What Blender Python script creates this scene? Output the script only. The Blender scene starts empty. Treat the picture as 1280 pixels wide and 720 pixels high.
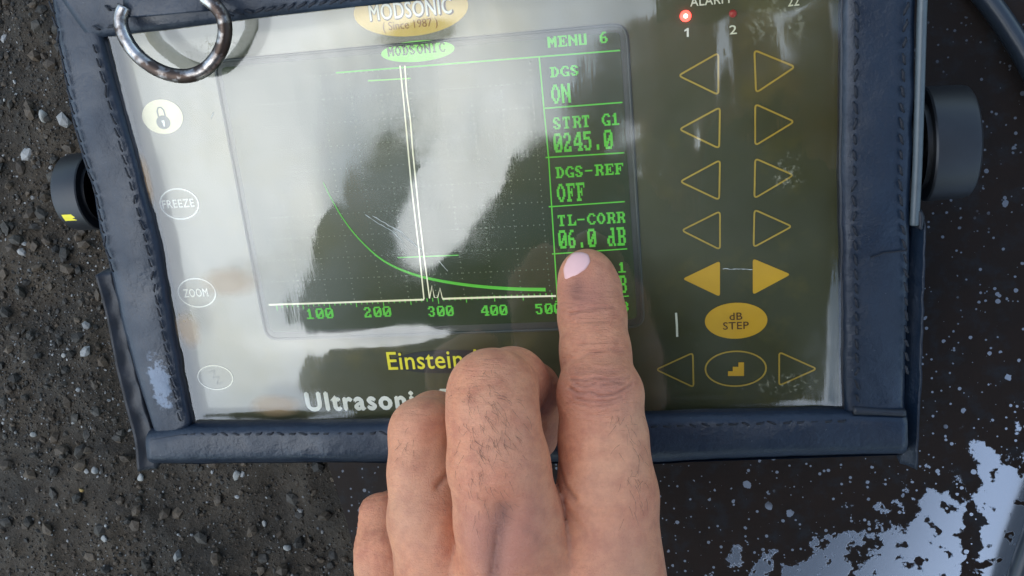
import bpy, bmesh, math, random
import numpy as np
from mathutils import Matrix, Vector
random.seed(7); rng = np.random.default_rng(7)
S = bpy.context.scene
COL = S.collection

# ------------------------------------------------------------------ camera, sky, sun, exposure
# frames: device-local millimetres (a right, b up the face, c out of the face); world metres, Z up.
THETA = math.radians(14.0)            # the instrument leans back on its bail handle
FOC = 1186.0                          # focal length in photo pixels (1280 wide)
HP = 227.3                            # camera height over the face plane, mm
U = np.array([6561, -281, -1186.0]); U /= np.linalg.norm(U)
V = np.array([368, 3588, 1186.0]); V -= U*(U@V); V /= np.linalg.norm(V)
NA = np.cross(U, V)
def _hit(px, py):
    d = np.array([px-640, py-360, FOC]); return d*HP/(NA@d)
O0 = _hit(640, 300)
RL = np.array([U, -V, -NA])           # camera vector -> local vector
CAM_L = RL@(-O0)                      # camera position, local mm
DEPTH = 62.0                          # case depth, mm
B_BOT = (RL@(_hit(640, 586)-O0))[1]   # bottom edge of the face
ct, st = math.cos(THETA), math.sin(THETA)
RW = np.array([[1, 0, 0], [0, ct, -st], [0, st, ct]])
BASE = np.array([0, B_BOT+1, -DEPTH]) # lower back edge, rests on the plate
def W(p): return (RW@(np.asarray(p, float)-BASE))/1000.0
def Wi(w): return RW.T@(np.asarray(w, float)*1000.0)+BASE
MDEV = Matrix(np.block([[RW, np.zeros((3, 1))], [np.zeros((1, 3)), 1]]).tolist())
def H(px, py, c=0.0):                 # point of the photo at height c over the face -> local mm
    d = RL@np.array([px-640, py-360, FOC])
    return CAM_L+d*((c-CAM_L[2])/d[2])
def mmpx(px, py, c=0.0):              # mm per photo pixel there
    d = np.array([px-640, py-360, FOC]); dl = RL@d
    return ((c-CAM_L[2])/dl[2])*FOC/FOC
CAM_W = W(CAM_L)
def G(px, py, z=0.0):                 # point of the photo on a level plane of the ground -> world m
    d = RW@(RL@np.array([px-640, py-360, FOC]))
    return CAM_W+d*((z-CAM_W[2])/d[2])

cam = bpy.data.cameras.new('camera'); camo = bpy.data.objects.new('camera', cam); COL.objects.link(camo)
cam.sensor_fit = 'HORIZONTAL'; cam.sensor_width = 36; cam.lens = 36*FOC/1280
cam.clip_start = 0.005; cam.clip_end = 100
ax = [RW@(RL@np.array(v, float)) for v in ((1, 0, 0), (0, -1, 0), (0, 0, -1))]
m = np.eye(4)
for i in range(3): m[:3, i] = ax[i]
m[:3, 3] = CAM_W
camo.matrix_world = Matrix(m.tolist()); S.camera = camo

SUN_EL, SUN_AZ = math.radians(59), math.radians(-134)   # azimuth from +Y towards +X
wd = bpy.data.worlds.new('World'); S.world = wd; wd.use_nodes = True
nt = wd.node_tree; nt.nodes.clear()
sky = nt.nodes.new('ShaderNodeTexSky'); sky.sky_type = 'NISHITA'; sky.sun_disc = False
sky.sun_elevation = SUN_EL; sky.sun_rotation = SUN_AZ; sky.air_density = 1.0; sky.dust_density = 1.2; sky.ozone_density = 1.0
hs = nt.nodes.new('ShaderNodeHueSaturation'); hs.inputs['Saturation'].default_value = 0.8
bg = nt.nodes.new('ShaderNodeBackground'); bg.inputs[1].default_value = 0.15
wo = nt.nodes.new('ShaderNodeOutputWorld')
tn_ = nt.nodes.new('ShaderNodeMix'); tn_.data_type = 'RGBA'; tn_.blend_type = 'MULTIPLY'; tn_.inputs[0].default_value = 1.0; tn_.inputs[7].default_value = (0.90, 1.0, 1.03, 1)   # thin overcast, a little cool
nt.links.new(sky.outputs[0], hs.inputs['Color']); nt.links.new(hs.outputs[0], tn_.inputs[6]); nt.links.new(tn_.outputs[2], bg.inputs[0]); nt.links.new(bg.outputs[0], wo.inputs[0])
sl = bpy.data.lights.new('sun', 'SUN'); sl.energy = 0.7; sl.angle = math.radians(80); sl.color = (0.94, 0.98, 1.0)
so = bpy.data.objects.new('sun', sl); COL.objects.link(so)
sd = Vector((math.sin(SUN_AZ)*math.cos(SUN_EL), math.cos(SUN_AZ)*math.cos(SUN_EL), math.sin(SUN_EL)))
so.rotation_euler = sd.to_track_quat('Z', 'Y').to_euler(); so.location = sd*3
S.render.engine = 'CYCLES'
S.view_settings.view_transform = 'Standard'; S.view_settings.look = 'None'
S.view_settings.gamma = 1; S.view_settings.use_curve_mapping = False
S.view_settings.exposure = 1.3
S.cycles.max_bounces = 8; S.cycles.transparent_max_bounces = 12

# ------------------------------------------------------------------ helpers
def srgb(r, g, b):
    return tuple(((x/255)/12.92 if x/255 <= 0.04045 else ((x/255+0.055)/1.055)**2.4) for x in (r, g, b))+(1,)
class NT:
    def __init__(s, name):
        s.m = bpy.data.materials.new(name); s.m.use_nodes = True; s.t = s.m.node_tree; s.t.nodes.clear()
        s.out = s.t.nodes.new('ShaderNodeOutputMaterial')
    def n(s, typ, ins=None, **kw):
        nd = s.t.nodes.new('ShaderNode'+typ)
        for k, v in kw.items(): setattr(nd, k, v)
        for k, v in (ins or {}).items():
            sk = nd.inputs[k]
            if isinstance(v, bpy.types.NodeSocket): s.t.links.new(v, sk)
            else: sk.default_value = v
        return nd
    def link(s, a, b): s.t.links.new(a, b)
    def co(s, scale=1.0):
        tc = s.n('TexCoord').outputs['Object']
        if scale == 1.0: return tc
        return s.n('VectorMath', {0: tc, 1: (scale,)*3}, operation='MULTIPLY').outputs[0]
    def noise(s, scale, detail=4, rough=0.55, vec=None, dist=0.0):
        return s.n('TexNoise', {'Vector': vec or s.co(), 'Scale': scale, 'Detail': detail, 'Roughness': rough, 'Distortion': dist}).outputs['Fac']
    def ramp(s, fac, pts, interp='LINEAR'):
        r = s.n('ValToRGB', {'Fac': fac}); e = r.color_ramp; e.interpolation = interp
        while len(e.elements) < len(pts): e.elements.new(0.5)
        for el, (p, c) in zip(e.elements, pts):
            el.position = p; el.color = c if isinstance(c, tuple) else (c, c, c, 1)
        return r.outputs[0]
    def mix(s, f, a, b, blend='MIX'):
        x = s.n('Mix', None, data_type='RGBA', blend_type=blend)
        for k, v in ((0, f), (6, a), (7, b)):
            if isinstance(v, bpy.types.NodeSocket): s.link(v, x.inputs[k])
            else: x.inputs[k].default_value = v
        return x.outputs[2]
    def math(s, op, a, b=None, c=None):
        d = {0: a}
        if b is not None: d[1] = b
        if c is not None: d[2] = c
        return s.n('Math', d, operation=op).outputs[0]
    def bump(s, h, strength=0.3, dist=0.0005, normal=None):
        d = {'Height': h, 'Strength': strength, 'Distance': dist}
        if normal is not None: d['Normal'] = normal
        return s.n('Bump', d).outputs[0]
    def bsdf(s, **kw):
        p = s.n('BsdfPrincipled', {k.replace('_', ' '): v for k, v in kw.items()})
        s.link(p.outputs[0], s.out.inputs[0]); return p
def simple(name, col, rough=0.5, metal=0.0, var=0.15, bump=0.0, nscale=400, emit=None, es=0.0, spec=0.5):
    k = NT(name); c = col if len(col) == 4 else tuple(col)+(1,)
    nz = k.noise(nscale, 3)
    dark = tuple(x*(1-var) for x in c[:3])+(1,); lite = tuple(min(1, x*(1+var)) for x in c[:3])+(1,)
    kw = dict(Base_Color=k.mix(nz, dark, lite), Roughness=rough, Metallic=metal)
    if bump: kw['Normal'] = k.bump(nz, bump, 0.0003)
    p = k.bsdf(**kw); p.inputs['Specular IOR Level'].default_value = spec
    if emit: p.inputs['Emission Color'].default_value = emit; p.inputs['Emission Strength'].default_value = es
    return k.m
def empty(name, base, label, cat, group=None, kind=None):
    o = bpy.data.objects.new(name, None); COL.objects.link(o); o.empty_display_size = 0.02
    mm = MDEV.copy(); mm.translation = Vector(W(base)); o.matrix_world = mm
    o['label'] = label; o['category'] = cat; o['_b'] = [float(x) for x in base]
    if group: o['group'] = group
    return o
def meshdata(name, v, f, smooth=False):
    if isinstance(f, np.ndarray) and len(f) > 5000:
        me = bpy.data.meshes.new(name); k = f.shape[1]; v = np.asarray(v, np.float32)
        me.vertices.add(len(v)); me.vertices.foreach_set('co', v.ravel()); me.loops.add(f.size); me.loops.foreach_set('vertex_index', f.astype(np.int32).ravel())
        me.polygons.add(len(f)); me.polygons.foreach_set('loop_start', np.arange(0, f.size, k, dtype=np.int32)); me.update(calc_edges=True)
        me.polygons.foreach_set('use_smooth', np.full(len(f), smooth)); return me
    me = bpy.data.meshes.new(name); me.from_pydata([tuple(x) for x in v], [], [tuple(int(i) for i in q) for q in f])
    me.update()
    if smooth: me.polygons.foreach_set('use_smooth', [True]*len(me.polygons))
    return me
def mk(name, v, f, mat, parent=None, smooth=False, root=None):
    """mesh from device-local mm; parented into a thing whose base is root['_b']"""
    r = root or parent; b = np.array(r['_b']) if r is not None and '_b' in r else np.zeros(3)
    me = meshdata(name, (np.asarray(v, float)-b)/1000.0, f, smooth)
    o = bpy.data.objects.new(name, me); COL.objects.link(o); me.materials.append(mat)
    if parent is not None:
        o.parent = parent
        if parent is not r: pass
        o['_b'] = [float(x) for x in b]
    return o
def wmk(name, v, f, mat, smooth=False, label=None, cat=None, kind=None, group=None, origin=(0, 0, 0)):
    me = meshdata(name, np.asarray(v, float)-np.array(origin), f, smooth); o = bpy.data.objects.new(name, me); COL.objects.link(o)
    o.location = origin; me.materials.append(mat)
    for k2, val in (('label', label), ('category', cat), ('kind', kind), ('group', group)):
        if val: o[k2] = val
    return o
def vnoise(x, y, seed=0):              # smooth value noise
    def h(i, j):
        t = np.sin(i*127.1+j*311.7+seed*74.7)*43758.5453; return t-np.floor(t)
    i = np.floor(x); j = np.floor(y); fx = x-i; fy = y-j; fx = fx*fx*(3-2*fx); fy = fy*fy*(3-2*fy)
    return (h(i, j)*(1-fx)+h(i+1, j)*fx)*(1-fy)+(h(i, j+1)*(1-fx)+h(i+1, j+1)*fx)*fy
def resample(pts, n):
    p = np.array(pts, float); d = np.r_[0, np.cumsum(np.linalg.norm(np.diff(p, axis=0), axis=1))]
    t = np.linspace(0, d[-1], n); return np.stack([np.interp(t, d, p[:, i]) for i in range(p.shape[1])], 1)
def spline(pts, n):                    # Catmull-Rom through points
    p = np.array(pts, float); p = np.vstack([2*p[0]-p[1], p, 2*p[-1]-p[-2]]); out = []
    m_ = len(p)-3
    for i in range(n):
        t = i/(n-1)*m_; k = min(int(t), m_-1); x = t-k; a, b, c, d = p[k:k+4]
        out.append(0.5*((2*b)+(-a+c)*x+(2*a-5*b+4*c-d)*x*x+(-a+3*b-3*c+d)*x**3))
    return np.array(out)
def tube(path, r, seg=10, cap=True):
    path = np.array(path, float); n = len(path); r = np.broadcast_to(np.asarray(r, float), (n,))
    T = np.gradient(path, axis=0); T /= np.linalg.norm(T, axis=1)[:, None]+1e-12
    ref = np.array([0.0, 0, 1]) if abs(T[0][2]) < 0.9 else np.array([1.0, 0, 0])
    X = np.cross(T[0], ref); X /= np.linalg.norm(X); v = []; f = []
    for i in range(n):
        X = X-T[i]*(X@T[i]); X /= np.linalg.norm(X)+1e-12; Y = np.cross(T[i], X)
        for k in range(seg):
            a = 2*math.pi*k/seg; v.append(path[i]+r[i]*(math.cos(a)*X+math.sin(a)*Y))
    for i in range(n-1):
        for k in range(seg):
            k2 = (k+1) % seg; f.append((i*seg+k, i*seg+k2, (i+1)*seg+k2, (i+1)*seg+k))
    if cap: f.append(tuple(range(seg-1, -1, -1))); f.append(tuple((n-1)*seg+k for k in range(seg)))
    return np.array(v), f
def ribbon(A, B, n, m_, base, prof, thick=2.5):
    """leather strip between two edge polylines (local mm, x y), height = base+prof(t across, s along)"""
    A = resample(A, n); B = resample(B, n); v = []; f = []
    for i in range(n):
        for j in range(m_):
            t = j/(m_-1); p = A[i]*(1-t)+B[i]*t
            wob = float(vnoise(p[0]*0.35, p[1]*0.35, 41))-0.5; w2 = float(vnoise(p[0]*0.11, p[1]*0.11, 43))-0.5
            v.append((p[0]+0.35*wob, p[1]+0.35*w2, base+prof(t, i/(n-1))+0.25*wob+0.3*w2))
    for i in range(n-1):
        for j in range(m_-1): f.append((i*m_+j, (i+1)*m_+j, (i+1)*m_+j+1, i*m_+j+1))
    N = len(v); rim = [i*m_ for i in range(n)]+[(n-1)*m_+j for j in range(1, m_)]+[i*m_+m_-1 for i in range(n-2, -1, -1)]+[j for j in range(m_-2, 0, -1)]
    for q in rim: v.append((v[q][0], v[q][1], base-thick))
    L = len(rim)
    for k in range(L):
        k2 = (k+1) % L; f.append((rim[k], N+k, N+k2, rim[k2]))
    v = np.array(v); 
    x = v[f[0][1]]-v[f[0][0]]; y = v[f[0][2]]-v[f[0][0]]
    if np.cross(x, y)[2] < 0: f = [tuple(reversed(q)) for q in f]
    return v, f
def P2(px, py, c=0.0): return H(px, py, c)[:2]
def poly(pts2, c):                     # flat polygon at height c
    return [(p[0], p[1], c) for p in pts2], [tuple(range(len(pts2)))]
def outline(pts2, w, c, closed=True):  # line of width w mm along pts
    p = np.array(pts2, float); n = len(p); v = []; f = []
    for i in range(n):
        a = p[(i-1) % n] if closed or i > 0 else p[i]; b = p[(i+1) % n] if closed or i < n-1 else p[i]
        d = b-a; d /= np.linalg.norm(d)+1e-12; nn = np.array([-d[1], d[0]])
        ww = w if np.isscalar(w) else w[i]
        v.append((*(p[i]+nn*ww/2), c)); v.append((*(p[i]-nn*ww/2), c))
    for i in range(n if closed else n-1):
        j = (i+1) % n; f.append((2*i, 2*i+1, 2*j+1, 2*j))
    return v, f
def ellipse(cx, cy, rx, ry, n=40): return [(cx+rx*math.cos(2*math.pi*i/n), cy+ry*math.sin(2*math.pi*i/n)) for i in range(n)]
def roundpoly(pts, r, k=5):            # rounded corners
    p = np.array(pts, float); n = len(p); out = []
    for i in range(n):
        a, b, c = p[i-1], p[i], p[(i+1) % n]
        d1 = (a-b)/np.linalg.norm(a-b); d2 = (c-b)/np.linalg.norm(c-b)
        for j in range(k+1):
            t = j/k; q0 = b+d1*r; q2 = b+d2*r; out.append((1-t)**2*q0+2*t*(1-t)*b+t*t*q2)
    return np.array(out)
def join(*vf):
    v = []; f = []
    for a, b in vf:
        o = len(v); v += [tuple(x) for x in a]; f += [tuple(i+o for i in q) for q in b]
    return v, f
def up(f, v):
    return f
def textmesh(s, bold=0.0, extr=0.0, sx=1.0):
    cu = bpy.data.curves.new('txt', 'FONT'); cu.body = s; cu.space_character = 1.0+bold*4.0; cu.resolution_u = 3; cu.extrude = extr
    o = bpy.data.objects.new('txt', cu); COL.objects.link(o)
    dg = bpy.context.evaluated_depsgraph_get(); me = bpy.data.meshes.new_from_object(o.evaluated_get(dg))
    v = np.array([x.co[:] for x in me.vertices]); f = [tuple(p.vertices) for p in me.polygons]
    bpy.data.objects.remove(o); bpy.data.curves.remove(cu); bpy.data.meshes.remove(me)
    return v, f
def text(name, s, x0, x1, ytop, ybot, c, mat, parent, bold=0.0):
    """lettering fitted to the box of the photo whose left end is (x0, ybot) and right end x1, along the device's own a axis"""
    v, f = textmesh(s, bold); lo = v.min(0); hi = v.max(0)
    a0 = P2(x0, ybot, c); a1 = P2(x1, ybot, c); b1 = P2(x0, ytop, c)
    capb = 0.0; cap = 0.69
    sx = (a1[0]-a0[0])/(hi[0]-lo[0]); sy = (b1[1]-a0[1])/(cap-capb)
    q = np.c_[a0[0]+(v[:, 0]-lo[0])*sx, a0[1]+(v[:, 1]-capb)*sy, np.full(len(v), c)]
    if bold > 0:                       # thicker strokes: the letters again, shifted a hair and stacked
        d = bold*sy*0.9; q0, f0, n = q, f, len(q); sh_ = [(0, 0), (d, 0), (-d, 0), (0, d), (0, -d)]
        q = np.vstack([q0+np.array([x, y, 0.012*i]) for i, (x, y) in enumerate(sh_)]); f = [tuple(j+n*i for j in t) for i in range(len(sh_)) for t in f0]
    return mk(name, q, f, mat, parent)

# ------------------------------------------------------------------ materials
def leather():
    k = NT('navy_leather'); co = k.co()
    n1 = k.noise(35, 5, 0.6); n2 = k.noise(900, 3, 0.6); n3 = k.noise(14, 4, 0.6)
    vor = k.n('TexVoronoi', {'Vector': co, 'Scale': 900.0}).outputs['Distance']
    c = k.mix(n1, (0.003, 0.007, 0.016, 1), (0.006, 0.016, 0.032, 1))
    c = k.mix(k.ramp(n3, [(0.60, 0.0), (0.74, 0.5)]), c, (0.026, 0.048, 0.076, 1))
    sx_ = k.n('SeparateXYZ', {0: co}); wc = P2(200, 478, 1.6)       # the rubbed place on the left strip
    dx = k.math('DIVIDE', k.math('SUBTRACT', sx_.outputs[0], float((wc[0]-BASE[0])/1000)), 0.0042); dy = k.math('DIVIDE', k.math('SUBTRACT', sx_.outputs[1], float((wc[1]-BASE[1])/1000)), 0.0105)
    wr = k.math('SUBTRACT', 1.0, k.math('SQRT', k.math('ADD', k.math('MULTIPLY', dx, dx), k.math('MULTIPLY', dy, dy))))
    worn = k.ramp(k.math('ADD', k.math('MULTIPLY', wr, 0.5), k.math('MULTIPLY', k.math('SUBTRACT', k.noise(260, 5, 0.65), 0.5), 1.6)), [(0.10, 0.0), (0.22, 0.75)])
    worn = k.math('MULTIPLY', worn, k.ramp(wr, [(0.0, 0.0), (0.25, 1.0)]))
    c = k.mix(worn, c, (0.17, 0.21, 0.27, 1))
    edge = k.ramp(k.noise(300, 6, 0.75), [(0.62, 0.0), (0.72, 0.35)]); c = k.mix(edge, c, (0.045, 0.065, 0.09, 1))
    fleck = k.ramp(k.noise(1500, 2, 0.5), [(0.74, 0.0), (0.80, 0.55)])
    c = k.mix(fleck, c, (0.16, 0.17, 0.18, 1))
    ro = k.ramp(k.noise(60, 4), [(0.3, 0.28), (0.7, 0.58)])
    b = k.bump(vor, 0.25, 0.00012); b = k.bump(k.noise(120, 6, 0.7), 0.55, 0.0010, b); b = k.bump(k.ramp(k.noise(70, 3, 0.5, dist=1.5), [(0.47, 0.0), (0.5, 1.0), (0.53, 0.0)]), -0.35, 0.0005, b)
    k.bsdf(Base_Color=c, Roughness=ro, Normal=b); return k.m
M = {}
M['leather'] = leather()
M['leather_dark'] = simple('black_leather_edge', (0.008, 0.010, 0.015), 0.5, var=0.4, bump=0.4, nscale=500)
M['leather_worn'] = simple('scuffed_leather', (0.16, 0.20, 0.27), 0.45, var=0.5, bump=0.5, nscale=250)
M['thread'] = simple('black_thread', (0.004, 0.005, 0.009), 0.7, var=0.3)
M['welt'] = simple('grey_welt_cord', (0.07, 0.085, 0.09), 0.35, var=0.2)
def panel_mat():
    k = NT('olive_panel'); n = k.noise(22, 5, 0.6)
    c = k.mix(n, (0.026, 0.028, 0.010, 1), (0.075, 0.072, 0.020, 1))
    c = k.mix(k.ramp(k.noise(55, 4, 0.7), [(0.55, 0.0), (0.75, 0.5)]), c, (0.12, 0.095, 0.014, 1))
    p = k.bsdf(Base_Color=c, Roughness=0.5); p.inputs['Coat Weight'].default_value = 1.0; p.inputs['Coat IOR'].default_value = 1.5; p.inputs['Coat Roughness'].default_value = 0.12; return k.m
M['panel'] = panel_mat()
M['bezel'] = simple('screen_bezel', (0.055, 0.058, 0.048), 0.35, var=0.2, nscale=60)
M['lcd'] = simple('lcd_glass', (0.010, 0.014, 0.010), 0.25, var=0.3, nscale=40, emit=(0.05, 0.09, 0.03, 1), es=0.12)
M['green'] = simple('lcd_green', (0.03, 0.2, 0.02), 0.5, emit=(0.10, 0.55, 0.035, 1), es=0.27)
M['green_pale'] = simple('lcd_pale_green', (0.1, 0.3, 0.05), 0.5, emit=(0.22, 0.62, 0.10, 1), es=0.25)
M['trace'] = simple('lcd_white', (0.3, 0.3, 0.25), 0.5, emit=(0.75, 0.74, 0.55, 1), es=0.34)
M['dots'] = simple('lcd_dots', (0.1, 0.12, 0.1), 0.5, emit=(0.45, 0.48, 0.36, 1), es=0.10)
M['white_ink'] = simple('cream_ink', (0.78, 0.76, 0.66), 0.5, var=0.1)
M['yellow_ink'] = simple('yellow_ink', (0.62, 0.33, 0.012), 0.5, var=0.12, nscale=150)
M['yellow_line'] = simple('yellow_outline_ink', (0.42, 0.27, 0.035), 0.5, var=0.25, nscale=150)
M['gold'] = simple('gold_badge', (0.66, 0.44, 0.09), 0.35, var=0.1)
M['brown_ink'] = simple('brown_ink', (0.09, 0.035, 0.004), 0.5)
M['orange_ink'] = simple('orange_ink', (0.32, 0.13, 0.012), 0.5)
M['bright_yellow'] = simple('bright_yellow_ink', (0.85, 0.72, 0.03), 0.5)
M['cream'] = simple('cream_badge', (0.80, 0.70, 0.42), 0.5)
M['grey_ink'] = simple('grey_ink', (0.16, 0.16, 0.13), 0.5)
M['led'] = simple('red_led', (0.6, 0.02, 0.02), 0.3, emit=(1, 0.05, 0.04, 1), es=3.0)
M['led_core'] = simple('red_led_core', (0.9, 0.3, 0.3), 0.3, emit=(1, 0.55, 0.5, 1), es=3.0)
M['led_off'] = simple('dim_led', (0.20, 0.02, 0.02), 0.3, emit=(1, 0.05, 0.05, 1), es=0.06)
M['black_plastic'] = simple('black_plastic', (0.008, 0.009, 0.011), 0.45, var=0.3, bump=0.1)
M['rubber'] = simple('black_cable_rubber', (0.020, 0.026, 0.034), 0.32, var=0.2)
def steel_mat():
    k = NT('worn_steel'); n = k.noise(190, 4, 0.6)
    c = k.mix(k.ramp(n, [(0.44, 0.0), (0.62, 1.0)]), (0.07, 0.05, 0.04, 1), (0.48, 0.45, 0.42, 1))
    k.bsdf(Base_Color=c, Metallic=0.95, Roughness=k.ramp(n, [(0.35, 0.5), (0.65, 0.2)]), Normal=k.bump(n, 0.5, 0.0003)); return k.m
M['ring_steel'] = steel_mat()
def film_mat():
    k = NT('clear_vinyl_film'); co = k.co()
    scr = k.n('TexNoise', {'Vector': k.n('VectorMath', {0: co, 1: (1500, 160, 100)}, operation='MULTIPLY').outputs[0], 'Scale': 1.0, 'Detail': 3.0}).outputs['Fac']
    nb = k.bump(k.noise(45, 3, 0.5), 0.10, 0.001)
    nb = k.bump(scr, 0.035, 0.0002, nb)
    tint = k.mix(k.ramp(k.noise(28, 4, 0.6), [(0.45, 0.0), (0.7, 1.0)]), (0.96, 0.97, 0.95, 1), (0.86, 0.82, 0.62, 1))
    tr = k.n('BsdfTransparent', {'Color': tint})
    gl = k.n('BsdfGlossy', {'Color': (1, 1, 1, 1), 'Roughness': k.ramp(k.noise(70, 5, 0.7), [(0.35, 0.03), (0.75, 0.16)]), 'Normal': nb})
    fc = k.n('LayerWeight', {'Blend': 0.5, 'Normal': nb}).outputs['Facing']      # Schlick, the same from either side
    fac = k.math('MULTIPLY_ADD', k.math('POWER', fc, 5.0), 1.0-FILM_R0, FILM_R0)
    m1 = k.n('MixShader', {0: fac, 1: tr.outputs[0], 2: gl.outputs[0]})
    dust = k.ramp(k.noise(1100, 2, 0.5), [(0.74, 0.0), (0.80, 0.7)])
    sx_ = k.n('SeparateXYZ', {0: co}); wob = k.noise(180, 4, 0.6)
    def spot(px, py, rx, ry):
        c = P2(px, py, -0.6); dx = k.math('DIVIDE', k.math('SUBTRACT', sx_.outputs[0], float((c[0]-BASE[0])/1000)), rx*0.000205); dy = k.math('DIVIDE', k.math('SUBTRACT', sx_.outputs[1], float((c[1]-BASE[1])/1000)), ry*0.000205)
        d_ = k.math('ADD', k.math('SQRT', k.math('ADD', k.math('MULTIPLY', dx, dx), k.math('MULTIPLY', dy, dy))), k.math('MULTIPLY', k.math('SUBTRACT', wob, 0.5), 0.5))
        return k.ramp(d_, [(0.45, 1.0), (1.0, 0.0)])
    tan_refl = None  # tan spots: the hand's reflections painted into the film colour
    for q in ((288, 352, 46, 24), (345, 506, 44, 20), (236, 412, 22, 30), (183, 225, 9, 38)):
        tan_refl = spot(*q) if tan_refl is None else k.math('MAXIMUM', tan_refl, spot(*q))
    grime = None
    for q in ((970, 26, 40, 30), (985, 215, 22, 26), (236, 395, 26, 14), (985, 480, 45, 18), (270, 62, 40, 22)):
        grime = spot(*q) if grime is None else k.math('MAXIMUM', grime, spot(*q))
    grime = k.math('MULTIPLY', grime, k.ramp(k.noise(750, 4, 0.7), [(0.52, 0.0), (0.66, 0.5)]))
    haze = k.math('ADD', k.math('MULTIPLY', k.ramp(k.noise(20, 5, 0.65), [(0.4, 0.0), (0.8, 1.0)]), 0.05), k.math('MULTIPLY', dust, 0.25))
    df = k.n('BsdfDiffuse', {'Color': (0.55, 0.56, 0.5, 1)})
    m2 = k.n('MixShader', {0: haze, 1: m1.outputs[0], 2: df.outputs[0]})
    m3 = k.n('MixShader', {0: k.math('MULTIPLY', tan_refl, 0.42), 1: m2.outputs[0], 2: k.n('BsdfDiffuse', {'Color': (0.42, 0.27, 0.14, 1)}).outputs[0]})
    m4 = k.n('MixShader', {0: grime, 1: m3.outputs[0], 2: k.n('BsdfDiffuse', {'Color': (0.36, 0.33, 0.22, 1)}).outputs[0]})
    k.link(m4.outputs[0], k.out.inputs[0]); return k.m
FILM_R0 = 0.080
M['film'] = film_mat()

# ------------------------------------------------------------------ ground: soil and steel plate
Z_SOIL = -0.006
def soil_mat():
    k = NT('dark_soil'); n1 = k.noise(55, 6, 0.65); n2 = k.noise(600, 5, 0.7); n3 = k.noise(18, 4, 0.6)
    c = k.mix(n2, (0.009, 0.0072, 0.0052, 1), (0.046, 0.038, 0.028, 1))
    c = k.mix(k.ramp(n3, [(0.4, 0.0), (0.65, 1.0)]), c, k.mix(n2, (0.030, 0.022, 0.014, 1), (0.095, 0.072, 0.048, 1)))
    fl = k.ramp(k.n('TexVoronoi', {'Vector': k.co(), 'Scale': 700.0}).outputs['Distance'], [(0.05, 1.0), (0.16, 0.0)])
    c = k.mix(k.math('MULTIPLY', fl, 0.35), c, (0.25, 0.24, 0.22, 1))
    b = k.bump(n2, 0.9, 0.0012); b = k.bump(n1, 0.6, 0.003, b)
    k.bsdf(Base_Color=c, Roughness=0.7, Normal=b).inputs['Specular IOR Level'].default_value = 0.2; return k.m
E0, E1 = G(412, 590)[:2], G(449, 700)[:2]     # left edge of the plate
ed = (E1-E0)/np.linalg.norm(E1-E0)
def side(x, y): return (x-E0[0])*(-ed[1])+(y-E0[1])*ed[0]   # >0 right of the edge when going down
sgn = 1 if side(*G(900, 650)[:2]) > 0 else -1
def soil_h(x, y):
    s = 0.006*(vnoise(x*28, y*28, 1)-0.5)+0.0035*(vnoise(x*75, y*75, 2)-0.5)+0.002*(vnoise(x*190, y*190, 3)-0.5)+0.0012*(vnoise(x*480, y*480, 4)-0.5)
    d = sgn*side(x, y)
    w = np.clip((-d)/0.012, 0, 1)
    return Z_SOIL+np.where(d > 0, -0.001, s*w+0.0015*w)
soilm = soil_mat()
def soil():
    xs = np.unique(np.r_[-30, -8, -2, -0.8, np.arange(-0.30, 0.121, 0.0016), 0.3, 0.8, 2, 8, 30])
    ys = np.unique(np.r_[-30, -8, -2, -0.8, np.arange(-0.24, 0.241, 0.0016), 0.6, 2, 8, 30])
    X, Y = np.meshgrid(xs, ys, indexing='ij'); Zs = soil_h(X, Y)
    v = np.stack([X, Y, Zs], -1).reshape(-1, 3); ny = len(ys)
    i, j = np.meshgrid(np.arange(len(xs)-1), np.arange(ny-1), indexing='ij'); q = (i*ny+j).ravel()
    f = np.stack([q, q+ny, q+ny+1, q+1], 1)
    return wmk('ground', v, f, soilm, True, kind='structure')
soil()
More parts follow.
